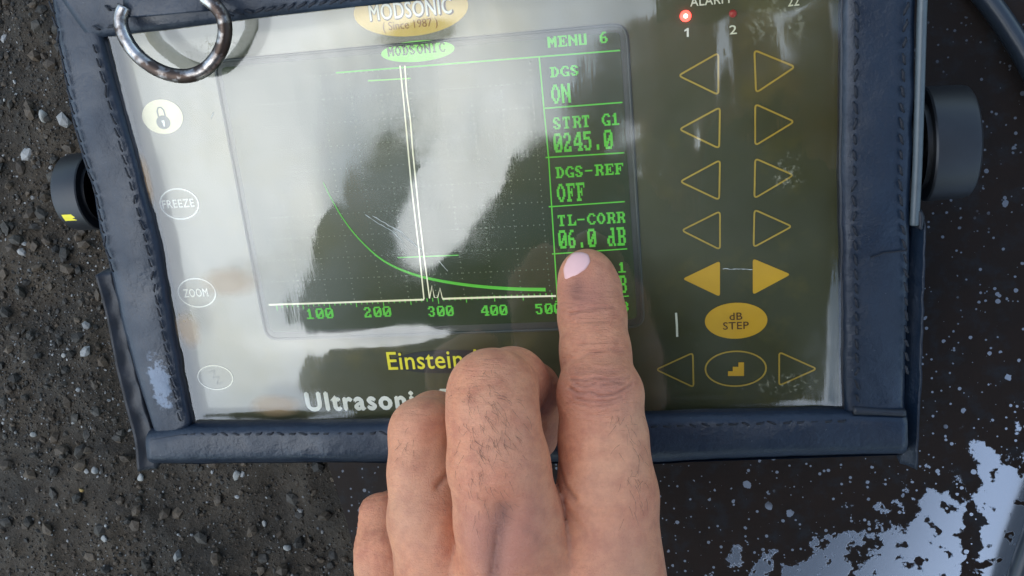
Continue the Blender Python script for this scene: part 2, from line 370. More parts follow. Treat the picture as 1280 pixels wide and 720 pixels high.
def plate_mat():
    k = NT('rusty_wet_steel'); co = k.co()
    gx = G(1075, 645); gd = np.array([0.44, -0.90])        # the bare patch lies beyond a slanting front
    sep = k.n('SeparateXYZ', {0: co})
    dist = k.math('ADD', k.math('MULTIPLY', k.math('SUBTRACT', sep.outputs[0], float(gx[0])), float(gd[0])),
                  k.math('MULTIPLY', k.math('SUBTRACT', sep.outputs[1], float(gx[1])), float(gd[1])))
    n_big = k.noise(42, 6, 0.62); n_med = k.noise(150, 5, 0.65); n_f = k.noise(700, 4, 0.6)
    e = k.math('ADD', k.math('MULTIPLY', dist, 22.0), k.math('MULTIPLY', k.math('SUBTRACT', n_big, 0.5), 1.5))
    e = k.math('ADD', e, k.math('MULTIPLY', k.math('SUBTRACT', n_med, 0.5), 1.0))
    patch = k.ramp(k.math('ADD', e, 0.5), [(0.57, 0.0), (0.60, 1.0)])
    holes = k.ramp(k.noise(210, 3, 0.5), [(0.59, 1.0), (0.62, 0.0)])
    lx = G(1215, 650); br = k.math('ABSOLUTE', k.math('ADD', k.math('SUBTRACT', sep.outputs[0], float(lx[0])), k.math('MULTIPLY', k.math('SUBTRACT', n_big, 0.5), 0.03)))
    branch = k.ramp(k.math('SUBTRACT', k.math('MULTIPLY', br, 160.0), k.math('MULTIPLY', k.math('SUBTRACT', n_med, 0.42), 2.6)), [(0.18, 0.0), (0.26, 1.0)])
    holes = k.math('MULTIPLY', holes, branch)
    patch = k.math('MULTIPLY', patch, holes)
    def dots(sc, r0):
        v = k.n('TexVoronoi', {'Vector': co, 'Scale': sc}); rnd = k.n('SeparateColor', {0: v.outputs['Color']}).outputs[0]
        lim = k.math('MULTIPLY', k.math('POWER', rnd, 6.0), r0)
        return k.math('LESS_THAN', k.math('ADD', v.outputs['Distance'], k.math('MULTIPLY', k.math('SUBTRACT', n_f, 0.5), 0.25)), lim)
    near = k.ramp(k.math('MULTIPLY_ADD', dist, 4.5, 0.75), [(0.0, 0.0), (0.55, 0.5), (0.8, 1.0)])
    d2 = k.math('MAXIMUM', k.math('MAXIMUM', dots(150.0, 0.25), dots(380.0, 0.32)), dots(750.0, 0.42))
    d2 = k.math('MULTIPLY', d2, k.ramp(k.noise(60, 3), [(0.32, 0.0), (0.42, 1.0)]))
    d2 = k.math('MULTIPLY', d2, near)
    mk_ = k.math('MAXIMUM', patch, d2)
    rust = k.mix(n_big, (0.006, 0.0046, 0.0035, 1), (0.022, 0.011, 0.006, 1))
    rust = k.mix(k.ramp(n_med, [(0.5, 0.0), (0.75, 0.7)]), rust, (0.016, 0.020, 0.024, 1))
    c = k.mix(mk_, rust, (0.30, 0.33, 0.38, 1))
    ro = k.math('MULTIPLY_ADD', mk_, -0.35, 0.60)
    h = k.math('ADD', k.math('MULTIPLY', k.math('SUBTRACT', 1.0, mk_), 0.4), k.math('MULTIPLY', k.math('MULTIPLY', n_f, 0.6), k.math('SUBTRACT', 1.0, mk_)))
    k.bsdf(Base_Color=c, Metallic=k.math('MULTIPLY', mk_, 0.75), Roughness=ro, Normal=k.bump(h, 0.35, 0.0004)).inputs['Specular IOR Level'].default_value = 0.14; return k.m
def plate():
    n = 80; a = E0-ed*0.5; b = E0+ed*0.5
    pts = []
    for i in range(n):
        t = i/(n-1); p = a*(1-t)+b*t; nr = np.array([-ed[1], ed[0]])*sgn
        p = p+nr*(0.0012*(vnoise(np.array(t*60.0), np.array(0.0), 5)-0.5)*2+0.0005*(vnoise(np.array(t*240.0), np.array(1.0), 6)-0.5)); pts.append(p)
    pts = [*pts, (0.9, b[1]), (0.9, a[1])]
    L = len(pts); v = [(p[0], p[1], 0.0) for p in pts]+[(p[0], p[1], -0.0075) for p in pts]
    f = [tuple(range(L)), tuple(range(2*L-1, L-1, -1))]+[(i, L+i, L+(i+1) % L, (i+1) % L) for i in range(L)]
    v = np.array(v)
    if np.cross(v[1]-v[0], v[L-1]-v[0])[2] < 0: f = [tuple(reversed(q)) for q in f]
    wmk('steel_plate', v, f, plate_mat(), label='dark rusty steel plate with bare shiny patches lying on the soil', cat='plate')
plate()

# gravel: crushed stones of many sizes, uncountable
def stone_variants(n, sub=1, seed=3):
    out = []; r = random.Random(seed)
    for _ in range(n):
        bm = bmesh.new(); bmesh.ops.create_icosphere(bm, subdivisions=sub, radius=1)
        v = np.array([x.co[:] for x in bm.verts]); f = [tuple(x.index for x in p.verts) for p in bm.faces]; bm.free()
        for _k in range(7):
            d = np.array([r.gauss(0, 1) for _ in range(3)]); d /= np.linalg.norm(d); o = r.uniform(0.5, 0.85)
            s = v@d-o; v = v-np.outer(np.clip(s, 0, None), d)*0.9
        v = v*np.array([1, r.uniform(0.65, 0.95), r.uniform(0.5, 0.8)]); out.append((v, np.array(f)))
    return out
def rotm(r):
    q = np.array([r.gauss(0, 1) for _ in range(4)]); q /= np.linalg.norm(q); a, b, c, d = q
    return np.array([[1-2*(c*c+d*d), 2*(b*c-a*d), 2*(b*d+a*c)], [2*(b*c+a*d), 1-2*(b*b+d*d), 2*(c*d-a*b)], [2*(b*d-a*c), 2*(c*d+a*b), 1-2*(b*b+c*c)]])
def stone_mat(name, a, b, rough=0.6):
    k = NT(name); n = k.noise(350, 5, 0.7)
    oi = k.n('NewGeometry').outputs['Random Per Island']
    c = k.mix(n, a, b); c = k.mix(k.ramp(oi, [(0.0, 0.0), (1.0, 1.0)]), c, k.mix(0.5, c, (0.0, 0.0, 0.0, 1)))
    k.bsdf(Base_Color=c, Roughness=rough, Normal=k.bump(k.noise(1500, 4, 0.7), 0.6, 0.0004)).inputs['Specular IOR Level'].default_value = 0.3; return k.m
def gravel():
    r = random.Random(11); var = stone_variants(10)
    def scatter(n, smin_, smax, pw, sub, seed, kinds):
        g_ = np.random.default_rng(seed); x = g_.uniform(-0.26, 0.0, n*3); y = g_.uniform(-0.17, 0.20, n*3)
        ok = (-sgn*side(x, y) > 0.0008) & (g_.random(n*3) < 0.3+0.9*vnoise(x*22, y*22, 9)); x, y = x[ok][:n], y[ok][:n]; n = len(x)
        sz = np.minimum(smin_*(1-g_.random(n))**(-pw), smax); z = soil_h(x, y)+sz*g_.uniform(-0.05, 0.40, n)
        kd = np.searchsorted(np.cumsum(kinds), g_.random(n)*0.999); q = g_.normal(size=(n, 4)); q /= np.linalg.norm(q, axis=1)[:, None]; a, b, c, d = q.T
        R_ = np.stack([np.stack([1-2*(c*c+d*d), 2*(b*c-a*d), 2*(b*d+a*c)], -1), np.stack([2*(b*c+a*d), 1-2*(b*b+d*d), 2*(c*d-a*b)], -1), np.stack([2*(b*d-a*c), 2*(c*d+a*b), 1-2*(b*b+c*c)], -1)], 1)
        vs = stone_variants(8, sub, seed); vi = g_.integers(0, 8, n)
        for t in range(8):
            for kx in range(3):
                m_ = (vi == t) & (kd == kx); v0, f0 = vs[t]
                if not m_.any(): continue
                p = np.einsum('nij,vj->nvi', R_[m_], v0)*sz[m_][:, None, None]*np.array([1, 1, 0.85])+np.stack([x[m_], y[m_], z[m_]], -1)[:, None]
                lots[kx][0].append(p.reshape(-1, 3)); lots[kx][1].append((f0[None]+(np.arange(m_.sum())*len(v0))[:, None, None]).reshape(-1, 3)+lots[kx][2]); lots[kx][2] += m_.sum()*len(v0)
    lots = [[[], [], 0] for _ in range(3)]
    scatter(38000, 0.00022, 0.0007, 0.5, 0, 51, (0.48, 0.40, 0.12)); scatter(9000, 0.00055, 0.0034, 0.48, 1, 52, (0.55, 0.40, 0.05)); lots = dict(zip(('dark', 'brown', 'pale'), lots))
    mats = {'dark': stone_mat('dark_gravel', (0.016, 0.0135, 0.0105, 1), (0.078, 0.066, 0.050, 1)),
            'brown': stone_mat('brown_gravel', (0.036, 0.026, 0.016, 1), (0.125, 0.090, 0.058, 1)),
            'pale': stone_mat('pale_gravel', (0.20, 0.19, 0.17, 1), (0.42, 0.41, 0.39, 1))}
    lab = {'dark': 'dark grey crushed gravel scattered over the soil', 'brown': 'brown clods of soil scattered among the gravel', 'pale': 'small pale stone chips scattered among the gravel'}
    for kk, (vs, fs, _) in lots.items():
        o = wmk('gravel', np.vstack(vs), np.vstack(fs), mats[kk], label=lab[kk], cat='gravel', kind='stuff')
    # the pale pebbles one can pick out
    pm = stone_mat('pale_pebble', (0.42, 0.40, 0.35, 1), (0.62, 0.60, 0.55, 1), 0.7)
    ym = stone_mat('yellow_pebble', (0.45, 0.28, 0.08, 1), (0.6, 0.42, 0.16, 1), 0.7)
    var2 = stone_variants(8, 2, 21)
    spots = [(62, 146, 11, 'cream angular pebble beside the upper leather corner', 0), (177, 596, 7, 'round white pebble beside the lower leather corner', 0), (122, 586, 6, 'white chip below the case beside a yellow chip', 0),
             (104, 612, 5, 'yellow chip on the soil below the case', 1), (134, 671, 6, 'white rounded pebble on the dark gravel', 0), (296, 594, 8, 'white pebble touching the bottom edge of the case', 0),
             (326, 658, 5, 'thin white pebble between case and bare plate edge', 0), (355, 688, 7, 'white pebble near the rusty plate edge', 0), (47, 541, 5, 'small white chip on dark clods', 0), (84, 443, 4, 'small white chip near the torn leather flap', 0)]
    for i, (px, py, rp, lb, yl) in enumerate(spots):
        p = G(px, py, Z_SOIL+0.002); s = rp*0.00026; v, f = var2[i % 8]; Rm = rotm(r)
        q = (v@Rm.T)*s; z = float(soil_h(p[0], p[1]))+s*0.45
        wmk('pebble', q+np.array([p[0], p[1], z]), f, ym if yl else pm, True, lb, 'pebble', origin=(p[0], p[1], z-s*0.5))
gravel()

# ------------------------------------------------------------------ leather case
case = empty('leather_case', BASE, 'navy blue leather carrying case with clear window and stitched frame', 'case')
OUT_L = [(58, -30), (72, 67), (87, 151), (101, 201), (114, 238), (123, 294), (136, 341), (150, 405), (168, 470), (190, 540), (193, 560)]
IN_L = [(108, -30), (124, 47), (149, 140), (173, 228), (195, 307), (222, 462), (236, 533)]
IN_R = [(1056, -60), (1055, 0), (1054, 137), (1053, 240), (1055, 350), (1056, 467), (1057, 518)]
OUT_R = [(1150, -60), (1146, 0), (1143, 120), (1139, 240), (1138, 316), (1134, 420), (1131, 522)]
P = lambda L, c=0: [P2(x, y, c) for x, y in L]
def prof(bul, edge=0.35):
    return lambda t, s: bul*(4*t*(1-t))**0.7-edge*(1-min(1, min(t, 1-t)*9))**2+0.25*math.sin(s*23+t*3)*t*(1-t)*2
CT = 1.6
left = mk('frame_strip', *ribbon(P(OUT_L, CT), P(IN_L, CT), 90, 14, CT-0.9, prof(0.75)), M['leather'], case, True)
right = mk('frame_strip', *ribbon(P(OUT_R, CT), P(IN_R, CT), 90, 14, CT-0.9, prof(0.75)), M['leather'], case, True)
topA = [(40, -60), (300, -92), (700, -130), (1150, -168)]; topB = [(110, 49), (124, 47), (440, 9), (760, -24), (1062, -54)]
top = mk('frame_strip', *ribbon(P(topA, CT), P(topB, CT), 110, 14, CT-0.7, prof(1.0)), M['leather'], case, True)
BT = [(184, 541), (236, 534), (460, 532), (811, 522), (1059, 516), (1134, 519)]
BB = [(190, 588), (300, 588), (460, 587), (650, 589), (819, 589), (987, 581), (1131, 578)]
def bprof(t, s): return 1.7*(4*t*(1-t))**0.6-0.8*(1-min(1, t*8))**2-3.0*max(0, t-0.55)**2*8+0.3*math.sin(s*31)*t*(1-t)*3
bottom = mk('frame_strip', *ribbon(P(BT, CT), P(BB, CT), 130, 16, CT+0.0, bprof, 4), M['leather'], case, True)
# folded inner lip of the window opening
for A, B in (([(124, 47), (149, 140), (173, 228), (195, 307), (222, 462), (237, 534)], [(133, 47), (158, 140), (181, 228), (202, 307), (228, 462), (243, 534)]),
             ([(236, 531), (460, 529), (811, 519), (1059, 513)], [(236, 536), (460, 534), (811, 524), (1059, 518)]),
             ([(1050, -50), (1049, 137), (1048, 240), (1050, 350), (1051, 467), (1052, 516)], [(1058, -50), (1057, 137), (1056, 240), (1058, 350), (1059, 467), (1060, 516)])):
    mk('window_lip', *ribbon(P(A, 0), P(B, 0), 50, 5, -0.9, prof(0.5, 0.3), 1.6), M['leather_dark'], case, True)
# body: walls running down to the ground
ol = [(48, -60), (72, 67), (101, 201), (136, 341), (168, 470), (192, 584), (460, 585), (819, 587), (1132, 577), (1136, 420), (1141, 240), (1148, 0), (1150, -166), (700, -128), (300, -90)]
pp = np.array(P(ol, CT)); cen = pp.mean(0); pin = cen+(pp-cen)*0.985
Lb = len(pp); v = [(x, y, 0.2) for x, y in pin]+[(x, y, -DEPTH) for x, y in pin]
f = [(i, (i+1) % Lb, Lb+(i+1) % Lb, Lb+i) for i in range(Lb)]+[tuple(range(Lb, 2*Lb))]
mk('case_wall', v, f, M['leather'], case)
# side flaps outside the frame
FL_O = [(121, 343), (134, 391), (148, 462), (160, 510), (170, 548), (174, 588)]; FL_I = [(137, 341), (150, 392), (169, 470), (180, 512), (190, 545), (194, 588)]
mk('side_flap', *ribbon(P(FL_O, -1), P(FL_I, -1), 50, 8, -2.0, lambda t, s: 0.9*math.sin(s*40)*t*(1-t)*1.6+1.8*(1-t)**3+0.5*vnoise(np.array(s*30), np.array(t*3))*t, 8), M['leather_dark'], case, True)
FR_O = [(1151, 262), (1156, 282), (1155, 350), (1151, 467), (1147, 560), (1146, 586)]; FR_I = [(1143, 268), (1142, 285), (1137, 350), (1133, 467), (1129, 560), (1128, 586)]
mk('side_flap', *ribbon(P(FR_O, 0), P(FR_I, 0), 50, 8, -1.4, lambda t, s: 2.2*(1-t)**2-1.2*t, 8), M['leather'], case, True)
mk('side_flap', *ribbon(P([(1151, 262), (1154, 270), (1152, 284)], -1), P([(1143, 262), (1143, 272), (1144, 284)], -1), 12, 5, 0.2, lambda t, s: 1.2*(4*t*(1-t)), 6), M['leather_dark'], case, True)
wp = np.array([H(x, y, 0.5) for x, y in [(1156, -60), (1153, 0), (1150, 100), (1147, 200), (1144, 262), (1143, 281)]])
wv, wf = tube(spline(wp, 40), 1.1, 10); mk('welt', wv, wf, M['welt'], case, True)
# corner tabs and tears
mk('corner_patch', *ribbon(P([(192, 547), (236, 540), (238, 546)], CT), P([(195, 553), (235, 546), (239, 549)], CT), 10, 4, CT+0.9, lambda t, s: 0.3), M['leather_dark'], case, True)
mk('corner_patch', *ribbon(P([(1066, 508), (1100, 511), (1132, 513)], CT), P([(1066, 518), (1100, 519), (1132, 521)], CT), 14, 5, CT+0.2, lambda t, s: 0.5*(4*t*(1-t))), M['leather_dark'], case, True)
# stitches: short dark threads, each a piece of its own
sv, sf = tube([(-0.5, 0, 0), (-0.22, 0.05, 0.0002*1e3), (0.22, -0.05, 0.2), (0.5, 0, 0)], [0.10, 0.16, 0.16, 0.10], 6)
stm = bpy.data.meshes.new('stitch'); stm.from_pydata([tuple(x/1000 for x in q) for q in sv], [], sf); stm.materials.append(M['thread'])
stm.polygons.foreach_set('use_smooth', [True]*len(stm.polygons))
def stitches(parent, pts, pitch_px, zz, length, z):
    p = np.array(P(pts, CT)); d = np.r_[0, np.cumsum(np.linalg.norm(np.diff(p, axis=0), axis=1))]
    n = int(d[-1]/(pitch_px*0.205)); r = random.Random(n)
    for i in range(n):
        t = (i+0.5)/n*d[-1]; q = np.array([np.interp(t, d, p[:, 0]), np.interp(t, d, p[:, 1])]); q2 = np.array([np.interp(t+0.4, d, p[:, 0]), np.interp(t+0.4, d, p[:, 1])])
        dd = q2-q if np.linalg.norm(q2-q) > 1e-6 else p[-1]-p[-2]
        ang = math.atan2(dd[1], dd[0])+zz*r.uniform(0.5, 1.4)*(1 if r.random() < 0.85 else -1)
        o = bpy.data.objects.new('stitch', stm); COL.objects.link(o); o.parent = parent
        k = length*r.uniform(0.8, 1.15)
        o.matrix_local = Matrix.Translation(Vector(((q[0]-BASE[0])/1000, (q[1]-BASE[1])/1000, (z(i/n)-BASE[2])/1000))) @ Matrix.Rotation(ang, 4, 'Z') @ Matrix.Diagonal((k, 2.2, 1.6, 1))
stitches(left, [(64, 0), (78, 67), (94, 151), (108, 201), (122, 245), (130, 294), (142, 341)], 17, 0.25, 2.9, lambda s: CT+0.2)
stitches(left, [(117, 52), (140, 140), (160, 215), (184, 305), (211, 455), (226, 528)], 17, 0.25, 2.6, lambda s: CT+0.2)
stitches(right, [(1071, 0), (1069, 137), (1067, 240), (1070, 350), (1071, 467), (1072, 505)], 17, 0.3, 2.5, lambda s: CT+0.2)
stitches(right, [(1133, 0), (1130, 60), (1127, 137), (1125, 240), (1132, 330), (1133, 470)], 17, 0.35, 2.5, lambda s: CT+0.2)
stitches(bottom, [(236, 541), (460, 540), (820, 531), (1060, 524)], 16, 0.25, 2.6, lambda s: CT+0.75)
stitches(top, [(112, 36), (152, 31)], 15, 0.35, 2.6, lambda s: CT+0.35)
stitches(top, [(280, 18), (440, -1), (620, -20)], 13, 0.5, 2.5, lambda s: CT+0.4)
stitches(top, [(132, 9), (152, 13)], 10, 0.3, 2.4, lambda s: CT+0.55)
# tear line on the right strip
tl = np.array([H(x, y, CT+0.25) for x, y in [(1088, 322), (1098, 319), (1104, 316), (1116, 315), (1134, 313)]])
tv, tf = tube(tl, 0.22, 6); mk('tear', tv, tf, M['thread'], case)
# leather loop holding the ring, and the D-ring
loop = mk('ring_loop', *ribbon(P([(150, -50), (151, -20), (153, 8), (155, 22)], 5), P([(262, -62), (262, -20), (262, 2), (260, 14)], 5), 24, 12, 3.0, lambda t, s: 2.4*(1-0.25*(2*t-1)**4)*(0.6+0.4*math.sin(min(1, s*1.1)*1.57)), 2.5), M['leather'], case, True)
rp = [(156, 8, 5), (151, 22, 5.5), (153, 38, 6), (163, 58, 6.5), (181, 77, 7), (206, 91, 7), (233, 95, 6.5), (256, 87, 6), (273, 68, 6), (281, 44, 6.5), (279, 22, 7), (268, 6, 7), (255, -4, 6.5)]
rv, rf = tube(spline([H(*q) for q in rp], 90), 1.75, 16)
mk('d_ring', rv, rf, M['ring_steel'], case, True)

# clear film window: a slack vinyl sheet with undulations shaped to place its reflections
def film():
    nu, nv = 190, 118
    a0, a1 = -99.8, 81.6; b0, b1 = -51.5, 60.8
    A, Bm = np.meshgrid(np.linspace(a0, a1, nu), np.linspace(b0, b1, nv), indexing='ij')
    da = (a1-a0)/(nu-1); db = (b1-b0)/(nv-1)
    gu = np.zeros_like(A); gv = np.zeros_like(A)
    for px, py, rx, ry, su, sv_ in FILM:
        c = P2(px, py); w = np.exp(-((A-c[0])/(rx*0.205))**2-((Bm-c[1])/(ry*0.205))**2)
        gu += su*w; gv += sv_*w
    # least-squares height field for that slope field (cosine-free: FFT on mirrored domain)
    gu2 = np.block([[gu, gu[:, ::-1]], [-gu[::-1], -gu[::-1, ::-1]]]); gv2 = np.block([[gv, -gv[:, ::-1]], [gv[::-1], -gv[::-1, ::-1]]])
    kx = 2*np.pi*np.fft.fftfreq(2*nu, da)[:, None]; ky = 2*np.pi*np.fft.fftfreq(2*nv, db)[None]
    k2 = kx**2+ky**2; k2[0, 0] = 1
    hh = np.real(np.fft.ifft2((-1j*kx*np.fft.fft2(gu2)-1j*ky*np.fft.fft2(gv2))/k2))[:nu, :nv]
    hh -= hh.mean()
    rip = 0.012*np.sin(A*0.9+2*np.sin(Bm*0.11))*vnoise(A*0.06, Bm*0.06, 8)+0.16*(vnoise(A*0.075, Bm*0.05, 12)-0.5)+0.04*(vnoise(A*0.2, Bm*0.13, 14)-0.5)
    ed_ = np.minimum(np.minimum(A-a0, a1-A), np.minimum(Bm-b0, b1-Bm)); w = np.clip(ed_/14, 0, 1); w = w*w*(3-2*w)
    Z = np.clip(hh, -3.0, 3.0)*w+rip-0.6; w = np.clip(ed_/5, 0, 1); Z = Z*w+(1-w)*(-0.9)
    v = np.stack([A, Bm, Z], -1).reshape(-1, 3)
    i, j = np.meshgrid(np.arange(nu-1), np.arange(nv-1), indexing='ij'); q = (i*nv+j).ravel()
    global film_z
    film_z = lambda p: float(Z[int(np.clip(round((p[0]-a0)/da), 0, nu-1)), int(np.clip(round((p[1]-b0)/db), 0, nv-1))])
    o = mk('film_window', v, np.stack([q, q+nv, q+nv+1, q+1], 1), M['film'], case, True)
    sb = o.modifiers.new('subsurf', 'SUBSURF'); sb.levels = 1; sb.render_levels = 1
    return o
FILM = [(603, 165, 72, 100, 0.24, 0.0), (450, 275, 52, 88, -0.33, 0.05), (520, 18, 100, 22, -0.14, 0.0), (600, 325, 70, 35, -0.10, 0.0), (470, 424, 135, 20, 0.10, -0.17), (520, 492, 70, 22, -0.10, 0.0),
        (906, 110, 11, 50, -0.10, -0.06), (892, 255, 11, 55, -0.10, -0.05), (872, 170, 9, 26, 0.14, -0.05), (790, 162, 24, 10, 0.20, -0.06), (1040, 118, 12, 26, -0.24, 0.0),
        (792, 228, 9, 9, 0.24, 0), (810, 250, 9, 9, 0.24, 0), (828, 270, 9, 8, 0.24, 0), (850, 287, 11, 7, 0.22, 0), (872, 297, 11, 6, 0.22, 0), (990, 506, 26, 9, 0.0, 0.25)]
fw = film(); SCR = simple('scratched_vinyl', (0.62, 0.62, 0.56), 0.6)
rs = random.Random(8)
for q in ([(455, 269), (470, 281), (488, 292), (503, 311)], [(462, 272), (484, 284), (505, 301), (527, 318)], [(480, 284), (498, 292), (516, 308)], [(545, 330), (557, 342)], [(266, 140), (263, 149)], [(903, 337), (940, 338)]):
    L2 = resample([P2(x+rs.uniform(-1, 1), y+rs.uniform(-1, 1), 0) for x, y in q], 14)
    mk('scratch', *tube([(p[0], p[1]+rs.uniform(-.12, .12), film_z(p)+0.05) for p in L2], [rs.uniform(0.02, 0.09) for _ in L2], 5), SCR, fw, root=case)

# ------------------------------------------------------------------ the instrument inside
dev = empty('flaw_detector', BASE+np.array([0, 3, 4]), 'ultrasonic flaw detector with green monochrome screen inside the leather case', 'instrument')
CP = -5.0                              # front panel plane, under the film
def box(x0, x1, y0, y1, z0, z1):
    v = [(x, y, z) for z in (z0, z1) for x, y in ((x0, y0), (x1, y0), (x1, y1), (x0, y1))]
    return v, [(3, 2, 1, 0), (4, 5, 6, 7), (0, 1, 5, 4), (1, 2, 6, 5), (2, 3, 7, 6), (3, 0, 4, 7)]
mk('housing', *box(-103, 88, -54, 66, -55, CP-0.6), M['black_plastic'], dev)
panel = mk('front_panel', *box(-101, 84, -53, 63, CP-0.5, CP), M['panel'], dev)
scr = roundpoly([P2(312, 64, CP), P2(322, 300, CP), P2(333, 424, CP), P2(790, 406, CP), P2(783, 30, CP)], 2.5)
def rect(px0, py0, px1, py1, c=CP):
    a = P2(px0, py0, c); b = P2(px1, py1, c); return a[0], b[0], b[1], a[1]
sa0 = P2(334, 424, CP); sa1 = P2(783, 30, CP)
x0, x1, y0, y1 = sa0[0], sa1[0], sa0[1], sa1[1]
bz = roundpoly([(x0, y0), (x1, y0), (x1, y1), (x0, y1)], 3.5)
mk('screen_bezel', *join(poly(bz, CP+0.12)), M['bezel'], dev)
_r = np.vstack([bz, bz[:2]]); mk('bezel_rim', *tube(np.c_[_r, np.full(len(_r), CP+0.15)], 0.42, 8, False), M['bezel'], dev, True)
LC = CP+0.25
ix0, ix1, iy0, iy1 = x0+1.6, x1-1.6, y0+2.2, y1-1.6
screen = mk('screen', *poly(roundpoly([(ix0, iy0), (ix1, iy0), (ix1, iy1), (ix0, iy1)], 1.5), LC), M['lcd'], dev)
LD = LC+0.12
F8 = dict(M='63777F7F6B636300', E='7F46161E16467F00', N='63676F7B73636300', U='3333333333333F00', D='1F3666666636 1F00', G='3C66030373667C00', S='1E33070E38331E00', O='1C36636363361C00',
          T='3F2D0C0C0C0C1E00', R='3F66663E36666700', F='7F46161E16060F00', L='0F06060646667F00', C='3C66030303663C00', d='3830303E33336E00', B='3F66663E66663F00', I='1E0C0C0C0C0C1E00')
F8.update({'0': '3E63737B6F673E00', '1': '0C0E0C0C0C0C3F00', '2': '1E33301C06333F00', '3': '1E33301C30331E00', '4': '383C36337F307800', '5': '3F031F3030331E00', '6': '1C06031F33331E00', '.': '00000000000C0C00', '-': '0000003F00000000', ' ': '0'*16})
def lcdtext(s, x0_, x1_, yt, yb, mat=None, parent=None, gap=0.0):
    a = P2(x0_, yb, LD); b = P2(x1_, yb, LD); t = P2(x0_, yt, LD)
    n = len(s)*8-1; pw = (b[0]-a[0])/n; ph = (t[1]-a[1])/7; v = []; f = []
    for i, ch in enumerate(s):
        rows = bytes.fromhex(F8[ch].replace(' ', ''))
        for r_ in range(7):
            c_ = 0
            while c_ < 8:
                if rows[r_] >> c_ & 1:
                    e = c_
                    while e < 8 and rows[r_] >> e & 1: e += 1
                    X0 = a[0]+(i*8+c_)*pw; X1 = a[0]+(i*8+e)*pw-gap; Y1 = a[1]+(7-r_)*ph; Y0 = Y1-ph*0.96
                    o = len(v); v += [(X0, Y0, LD), (X1, Y0, LD), (X1, Y1, LD), (X0, Y1, LD)]; f.append((o, o+1, o+2, o+3)); c_ = e
                else: c_ += 1
    return mk('screen_text', v, f, mat or M['green'], parent or screen)
for s, xa, xb, yt, yb in [('MENU 6', 685, 762, 46, 60), ('DGS', 688, 725, 84, 97), ('ON', 690, 714, 106, 130), ('STRT G1', 692, 776, 147, 162), ('0245.0', 693, 767, 167, 191), ('DGS-REF', 695, 780, 209, 223),
                          ('OFF', 697, 732, 230, 253), ('TL-CORR', 698, 782, 269, 283), ('06.0 dB', 699, 783, 288, 311), ('dB', 763, 784, 345, 367), ('1', 773, 784, 328, 341), ('300', 536, 568, 383, 396), ('400', 602, 635, 382, 395), ('500', 670, 703, 380, 393),
                          ('200', 456, 490, 384, 397), ('100', 384, 418, 386, 399), ('dB', 765, 786, 378, 390)]:
    lcdtext(s, xa, xb, yt, yb)
def line(name, pts, w, mat, parent, c, ends=False):
    return mk(name, *outline([P2(x, y, c) for x, y in pts], w, c, False), mat, parent)
for q in ([(420, 91), (775, 63)], [(680, 135.5), (778, 128)], [(682, 197), (780, 191)], [(686, 258.5), (781, 252)], [(690, 317.5), (784, 311)], [(694, 377), (786, 370)]): line('menu_line', q, 0.33, M['green'], screen, LD)
line('menu_line', [(674, 72), (686, 200), (697, 378)], 0.33, M['green'], screen, LD)
line('gate_line', [(497, 322), (573, 319)], 0.28, M['green'], screen, LD)
line('gate_line', [(460, 101), (513, 98)], 0.30, M['green_pale'], screen, LD)
cv = spline([P2(x, y, LD) for x, y in [(404, 228), (415, 250), (430, 275), (450, 300), (478, 325), (510, 340.5), (545, 350), (590, 357), (640, 361), (682, 362)]], 70)
mk('curve', *outline(cv, np.interp(np.arange(70), [0, 25, 45, 69], [0.18, 0.35, 0.75, 0.95]), LD+0.02, False), M['green'], screen)
line('echo_trace', [(500, 82), (504, 120), (514, 230), (524, 315), (530, 374)], 0.36, M['trace'], screen, LD+0.05)
line('echo_trace', [(506, 82), (508.5, 118), (513, 150), (516, 190), (524, 270), (530, 320), (537, 373)], 0.36, M['trace'], screen, LD+0.05)
line('echo_trace', [(537, 373), (540, 357), (543, 372), (547, 372), (550, 360), (553, 373)], 0.28, M['trace'], screen, LD+0.06)
line('baseline', [(336, 381), (430, 378), (530, 374.5)], 0.5, M['trace'], screen, LD+0.04)
line('baseline', [(553, 373.5), (620, 371.5), (695, 370)], 0.5, M['trace'], screen, LD+0.04)
# graticule dots and ticks in screen rows
def dots():
    a0 = P2(345, 378, LD); a1 = P2(690, 371, LD); tp = P2(500, 86, LD); v = []; f = []
    W_ = a1[0]-a0[0]; Ht = tp[1]-a0[1]; nc, nr = 10, 10
    def dot(x, y, s=0.12):
        o = len(v); v.extend([(x-s, y-s, LD), (x+s, y-s, LD), (x+s, y+s, LD), (x-s, y+s, LD)]); f.append((o, o+1, o+2, o+3))
    for i in range(1, nc+1):
        for j in range(0, nr*4): dot(a0[0]+W_*i/nc-0.4, a0[1]+Ht*j/(nr*4))
    for j in range(1, nr+1):
        for i in range(0, nc*5): dot(a0[0]+W_*i/(nc*5), a0[1]+Ht*j/nr)
    mk('graticule_dots', v, f, M['dots'], screen)
    v = []; f = []
    for i in range(0, 51):
        x = a0[0]+W_*i/50; L = 1.7 if i % 5 == 0 else 1.0; o = len(v); y = a0[1]-0.6; s = 0.13
        v.extend([(x-s, y-L, LD), (x+s, y-L, LD), (x+s, y, LD), (x-s, y, LD)]); f.append((o, o+1, o+2, o+3))
    mk('axis_ticks', v, f, M['green'], screen)
dots()
ec = P2(522, 64, LD); og = mk('screen_badge', *poly(ellipse(ec[0], ec[1], 9.3, 2.5), LD+0.02), M['green_pale'], screen)
LD2 = LD; LD = LD+0.08
lcdtext('MODSONIC', 485, 558, 59, 71, M['lcd'], screen)
LD = LD2

